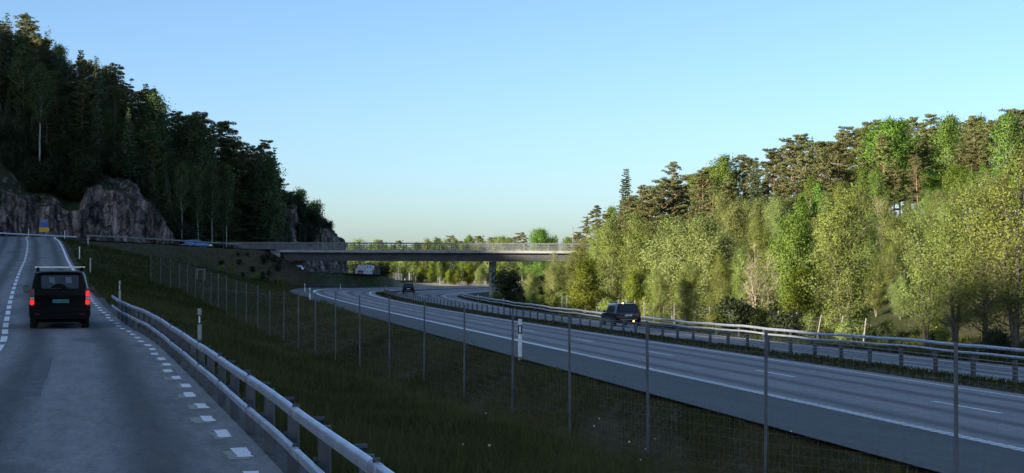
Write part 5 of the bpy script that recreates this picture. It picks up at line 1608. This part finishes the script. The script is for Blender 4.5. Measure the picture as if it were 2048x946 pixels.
# bushes on the rim of the cutting and under the trees
for i in range(95):
    u = random.uniform(-15, 560); 
    D = np.interp(u, [0, 190, 345, 380, 480, 560], [246, 252, 254, 254, 282, 303]) + random.uniform(0, 7)
    x = px(u, D); z = zat(x, D)
    plant('dark_shrub', x, D, random.uniform(1.6, 3.8), 'dark undergrowth bush along the rim of the left rock cutting', 'bush', 'undergrowth bushes of the left hillside', z, random.uniform(.9, 1.4))
for i in range(34):
    u = random.uniform(55, 186); D = np.interp(u, [55, 186], [244.5, 247.5]) + random.uniform(0.5, 6)
    x = px(u, D); z = zat(x, D)
    plant('dark_shrub', x, D, random.uniform(2.2, 4.2), 'dark undergrowth bush along the rim of the left rock cutting', 'bush', 'undergrowth bushes of the left hillside', z, random.uniform(.9, 1.3))
for i in range(26):
    u = random.uniform(540, 672); D = np.interp(u, [520, 686], [312, 352]) + random.uniform(2, 9)
    x = px(u, D); z = zat(x, D)
    if pz(398, D) - z < 0.9: continue
    plant('dark_shrub', x, D, random.uniform(0.8, 2.4), 'low dark bush growing over the far rock outcrop', 'bush', 'low bushes on the far outcrop', z, 1.2)
for i in range(26):
    u = random.uniform(505, 628); D = np.interp(u, [505, 628], [300, 326]) + random.uniform(-3, 9)
    x = px(u, D); z = zat(x, D)
    lim = pz(np.interp(u, [505, 550, 600, 640], [380, 402, 404, 424]), D) - z
    if lim > 0.7: plant('dark_shrub', x, D, min(lim, random.uniform(2.5, 5.5)), 'low dark bush growing over the far rock outcrop', 'bush', 'low bushes on the far outcrop', z, random.uniform(.8, 1.1))
for i in range(14):
    u = random.uniform(500, 600); D = np.interp(u, [500, 600], [296, 312]) + random.uniform(-2, 3)
    x = px(u, D); z = zat(x, D); lim = pz(np.interp(u, [500, 545, 565, 600], [330, 390, 415, 430]), D) - z
    if lim > 3:
        plant('spruce', x, D, min(lim, random.uniform(6, 11)), 'dark young spruce at the foot of the far rock outcrop', 'spruce', 'young spruces below the far outcrop', z, 1.0)
for i in range(30):       # scrub on the bank beside the bridge's left end
    u = random.uniform(440, 560); D = random.uniform(229, 242)
    x = px(u, D); z = zat(x, D)
    plant('dark_shrub' if i % 3 else 'shrub', x, D, random.uniform(0.4, 1.0), 'low scrub on the bank below the left end of the bridge', 'bush', 'scrub below the left bridge end', z, 1.2)

# ------------------------------------------------------------------ grass
def grass_mesh(name, P, hgt, wid, nb, tint_f, label, seed):
    rng = np.random.default_rng(seed)
    n = len(P)
    P = np.repeat(P, nb, 0); N_ = len(P)
    P = P + np.concatenate([rng.normal(size=(N_, 2))*np.repeat(hgt, nb)[:, None]*0.35, np.zeros((N_, 1))], 1)
    h = np.repeat(hgt, nb)*rng.uniform(0.5, 1.2, N_); w = np.repeat(wid, nb)*rng.uniform(.6, 1.3, N_)
    a = rng.uniform(0, 2*math.pi, N_); ln = rng.normal(size=(N_, 2))*0.38
    sd = np.stack([np.cos(a)*w, np.sin(a)*w, np.zeros(N_)], 1)
    tip = P + np.stack([ln[:, 0]*h, ln[:, 1]*h, h], 1)
    V = np.stack([P - sd, P + sd, tip], 1).reshape(-1, 3)
    Fq = np.arange(3*N_).reshape(-1, 3)
    t = np.clip(np.repeat(tint_f, nb) + rng.normal(size=N_)*0.16, 0, 1)
    me = fast_mesh(name, V, Fq, M['grass'], tint=np.repeat(t, 3))
    o = link_mesh(name, me); return tag(o, label, 'grass', None, 'stuff')

def scatter(n, D0, D1, umin, umax, rng, power=1.0):
    D = D0*(D1/D0)**(rng.random(n)**power)
    u = rng.uniform(umin, umax, n)
    X = (u - 1024)/3000*D
    return X, D
rng = np.random.default_rng(5)
X, Y = scatter(150000, 11.5, 95, 150, 2300, rng, 0.9)
s_, m_ = moto_sm(X, Y)
ok = (m_ < -2.68) & (X > edge_x(Y) + 0.75)
X, Y, m_ = X[ok], Y[ok], m_[ok]
Z = ground_z(X, Y)
cl = 0.5 + 0.5*vnoise(X, Y, 1.1, 1.0); cl2 = 0.5 + 0.5*vnoise(X, Y, 5.5, 4.0)
hg = (0.07 + 0.20*np.clip(cl, 0, 1)**1.5*np.clip(cl2 + .3, .25, 1.2))*np.interp(Y, [10, 40, 95], [1.0, 1.25, 1.9])
hg *= np.where(np.abs(m_ + 2.6) < 0.5, 0.6, 1.0)
tn = np.clip(0.06 + 0.58*dryness(X, Y) + 0.34*vnoise(X, Y, 2.0, 9.0) + 0.2*vnoise(X, Y, 0.6, 2.0), 0, 1)
grass_mesh('verge_grass', np.stack([X, Y, Z - 0.02], 1), hg, np.interp(Y, [10, 40, 95], [0.006, 0.014, 0.035]), 4, tn, 'rough shaded grass between guardrail and motorway', 1)
X, Y = scatter(45000, 85, 300, -100, 1250, rng, 1.0)
s_, m_ = moto_sm(X, Y); d_, _ = cr_dist(X, Y); d2_, _ = poly_dist(RAMP, X, Y)
ok = (m_ < -2.75) & (X > edge_x(Y) + 0.9) & (d_ > 5.2) & (d2_ > 4.3) & (np.abs(Y - 249) + 0*X > 0)
X, Y = X[ok], Y[ok]; Z = ground_z(X, Y)
cl = 0.5 + 0.5*vnoise(X, Y, 3.0, 1.0)
grass_mesh('slope_grass', np.stack([X, Y, Z - 0.03], 1), 0.18 + 0.35*np.clip(cl, 0, 1)**2, np.full(len(X), 0.06), 3, np.clip(0.12 + 0.5*dryness(X, Y), 0, 1), 'grass on the slope up to the crossing road', 2)
S_ = rng.uniform(30, 225, 16000); Mm = np.clip(rng.normal(9.35, 0.6, 16000), 8.2, 10.5)
gx, gy, gz_ = med_pt(S_, Mm)
grass_mesh('median_grass', np.stack([gx, gy, gz_ - 0.02], 1), rng.uniform(0.05, 0.16, 16000), np.full(16000, 0.025), 3, np.full(16000, 0.55) + 0.2*vnoise(gx, gy, 2.0), 'sparse dead grass on the motorway median', 3)
S_ = 25*(240/25)**rng.random(60000); Mm = 21.6 + 14*rng.random(60000)**1.3
gx, gy, _z = moto_pt(S_, Mm); gz_ = ground_z(gx, gy)
grass_mesh('roadside_grass', np.stack([gx, gy, gz_ - 0.03], 1), rng.uniform(0.15, 0.55, 60000), np.interp(gy, [50, 200], [0.025, 0.06]), 3, np.clip(0.35 + 0.3*vnoise(gx, gy, 4.0, 2.0), 0, 1), 'tall rough grass behind the long guardrail', 4)

X, Y = scatter(26000, 11.5, 80, 250, 2300, rng, 0.9)
s_, m_ = moto_sm(X, Y)
ok = (m_ < -2.9) & (X > edge_x(Y) + 1.0) & (vnoise(X, Y, 1.6, 7.0) > -0.1)
X, Y = X[ok], Y[ok]
grass_mesh('straw_stalks', np.stack([X, Y, ground_z(X, Y) - 0.02], 1), rng.uniform(0.28, 0.62, len(X)), np.interp(Y, [10, 40, 75], [0.003, 0.006, 0.012]), 2, np.full(len(X), 0.95), 'tall dry straw stalks standing out of the shaded verge grass', 6)

# dandelion clocks in the near grass
dl = [(1290, 24.6, 820), (1262, 25.2, 838), (1306, 25.0, 850), (1186, 27.5, 792), (1200, 28.0, 796), (970, 31, 776), (1517, 20.0, 902), (1512, 20.2, 910), (985, 20, 888), (930, 21, 884), (1580, 21.0, 874), (1280, 23.2, 866)]
proto = None
for u, D, v in dl:
    x = px(u, D); z = bank_z(x, D)
    if proto is None:
        proto = empty('dandelion', (x, D, z), 0, 'white dandelion clock in the near grass below the wildlife fence', 'flower', 'dandelion clocks in the near grass')
        mb = MB(); mb.tube([(0, 0, -0.05), (0.01, 0, 0.15), (0.0, 0.01, 0.30)], 0.004, 4); mb.build('stem', M['stem_green'], proto)
        import bmesh
        bm = bmesh.new(); bmesh.ops.create_icosphere(bm, subdivisions=2, radius=0.024)
        for vv in bm.verts: vv.co *= random.uniform(.85, 1.1)
        me = bpy.data.meshes.new('seed_head'); bm.to_mesh(me); bm.free(); me.materials.append(M['leaf_dandelion'])
        o = link_mesh('seed_head', me, proto); o.location = (0, 0.01, 0.31)
        d = proto
    else: d = copy_tree(proto)
    d.location = (x, D, z); d.rotation_euler = (random.uniform(-.2, .2), random.uniform(-.2, .2), 0)
    s = random.uniform(.5, .85); d.scale = (s, s, s)

# ------------------------------------------------------------------ light and sky
w = bpy.data.worlds.new('World'); scene.world = w; w.use_nodes = True
wn, wl = w.node_tree.nodes, w.node_tree.links
bgn = wn['Background']
skyt = wn.new('ShaderNodeTexSky'); skyt.sky_type = 'NISHITA'; skyt.sun_disc = False
skyt.sun_elevation = R(SUN_EL)
az = math.atan2(-SUN_DIR[0], -SUN_DIR[1])       # where the sun stands, clockwise from +Y
skyt.sun_rotation = az % (2*math.pi)
skyt.altitude = 0; skyt.air_density = 0.8; skyt.dust_density = 1.15; skyt.ozone_density = 3.2
wl.new(skyt.outputs[0], bgn.inputs['Color']); bgn.inputs['Strength'].default_value = 0.085
sl = bpy.data.lights.new('sun', 'SUN'); sl.energy = 5.0; sl.angle = R(0.5); sl.color = (1.0, 0.89, 0.72)
so = bpy.data.objects.new('sun', sl); COL.objects.link(so)
ce = math.cos(R(SUN_EL))
dv = Vector((SUN_DIR[0]*ce, SUN_DIR[1]*ce, -math.sin(R(SUN_EL)))).normalized()
so.rotation_euler = dv.to_track_quat('-Z', 'Y').to_euler()
so.location = (-60, -40, 60)

scene.view_settings.view_transform = 'Standard'
scene.view_settings.look = 'None'
scene.view_settings.exposure = 1.5
scene.view_settings.gamma = 1.0
scene.render.engine = 'CYCLES'
cy = scene.cycles
cy.max_bounces = 5; cy.diffuse_bounces = 3; cy.glossy_bounces = 3; cy.transmission_bounces = 3; cy.transparent_max_bounces = 4
cy.use_adaptive_sampling = True; cy.adaptive_threshold = 0.02
cy.use_denoising = True
cy.sample_clamp_indirect = 4.0
scene.render.film_transparent = False
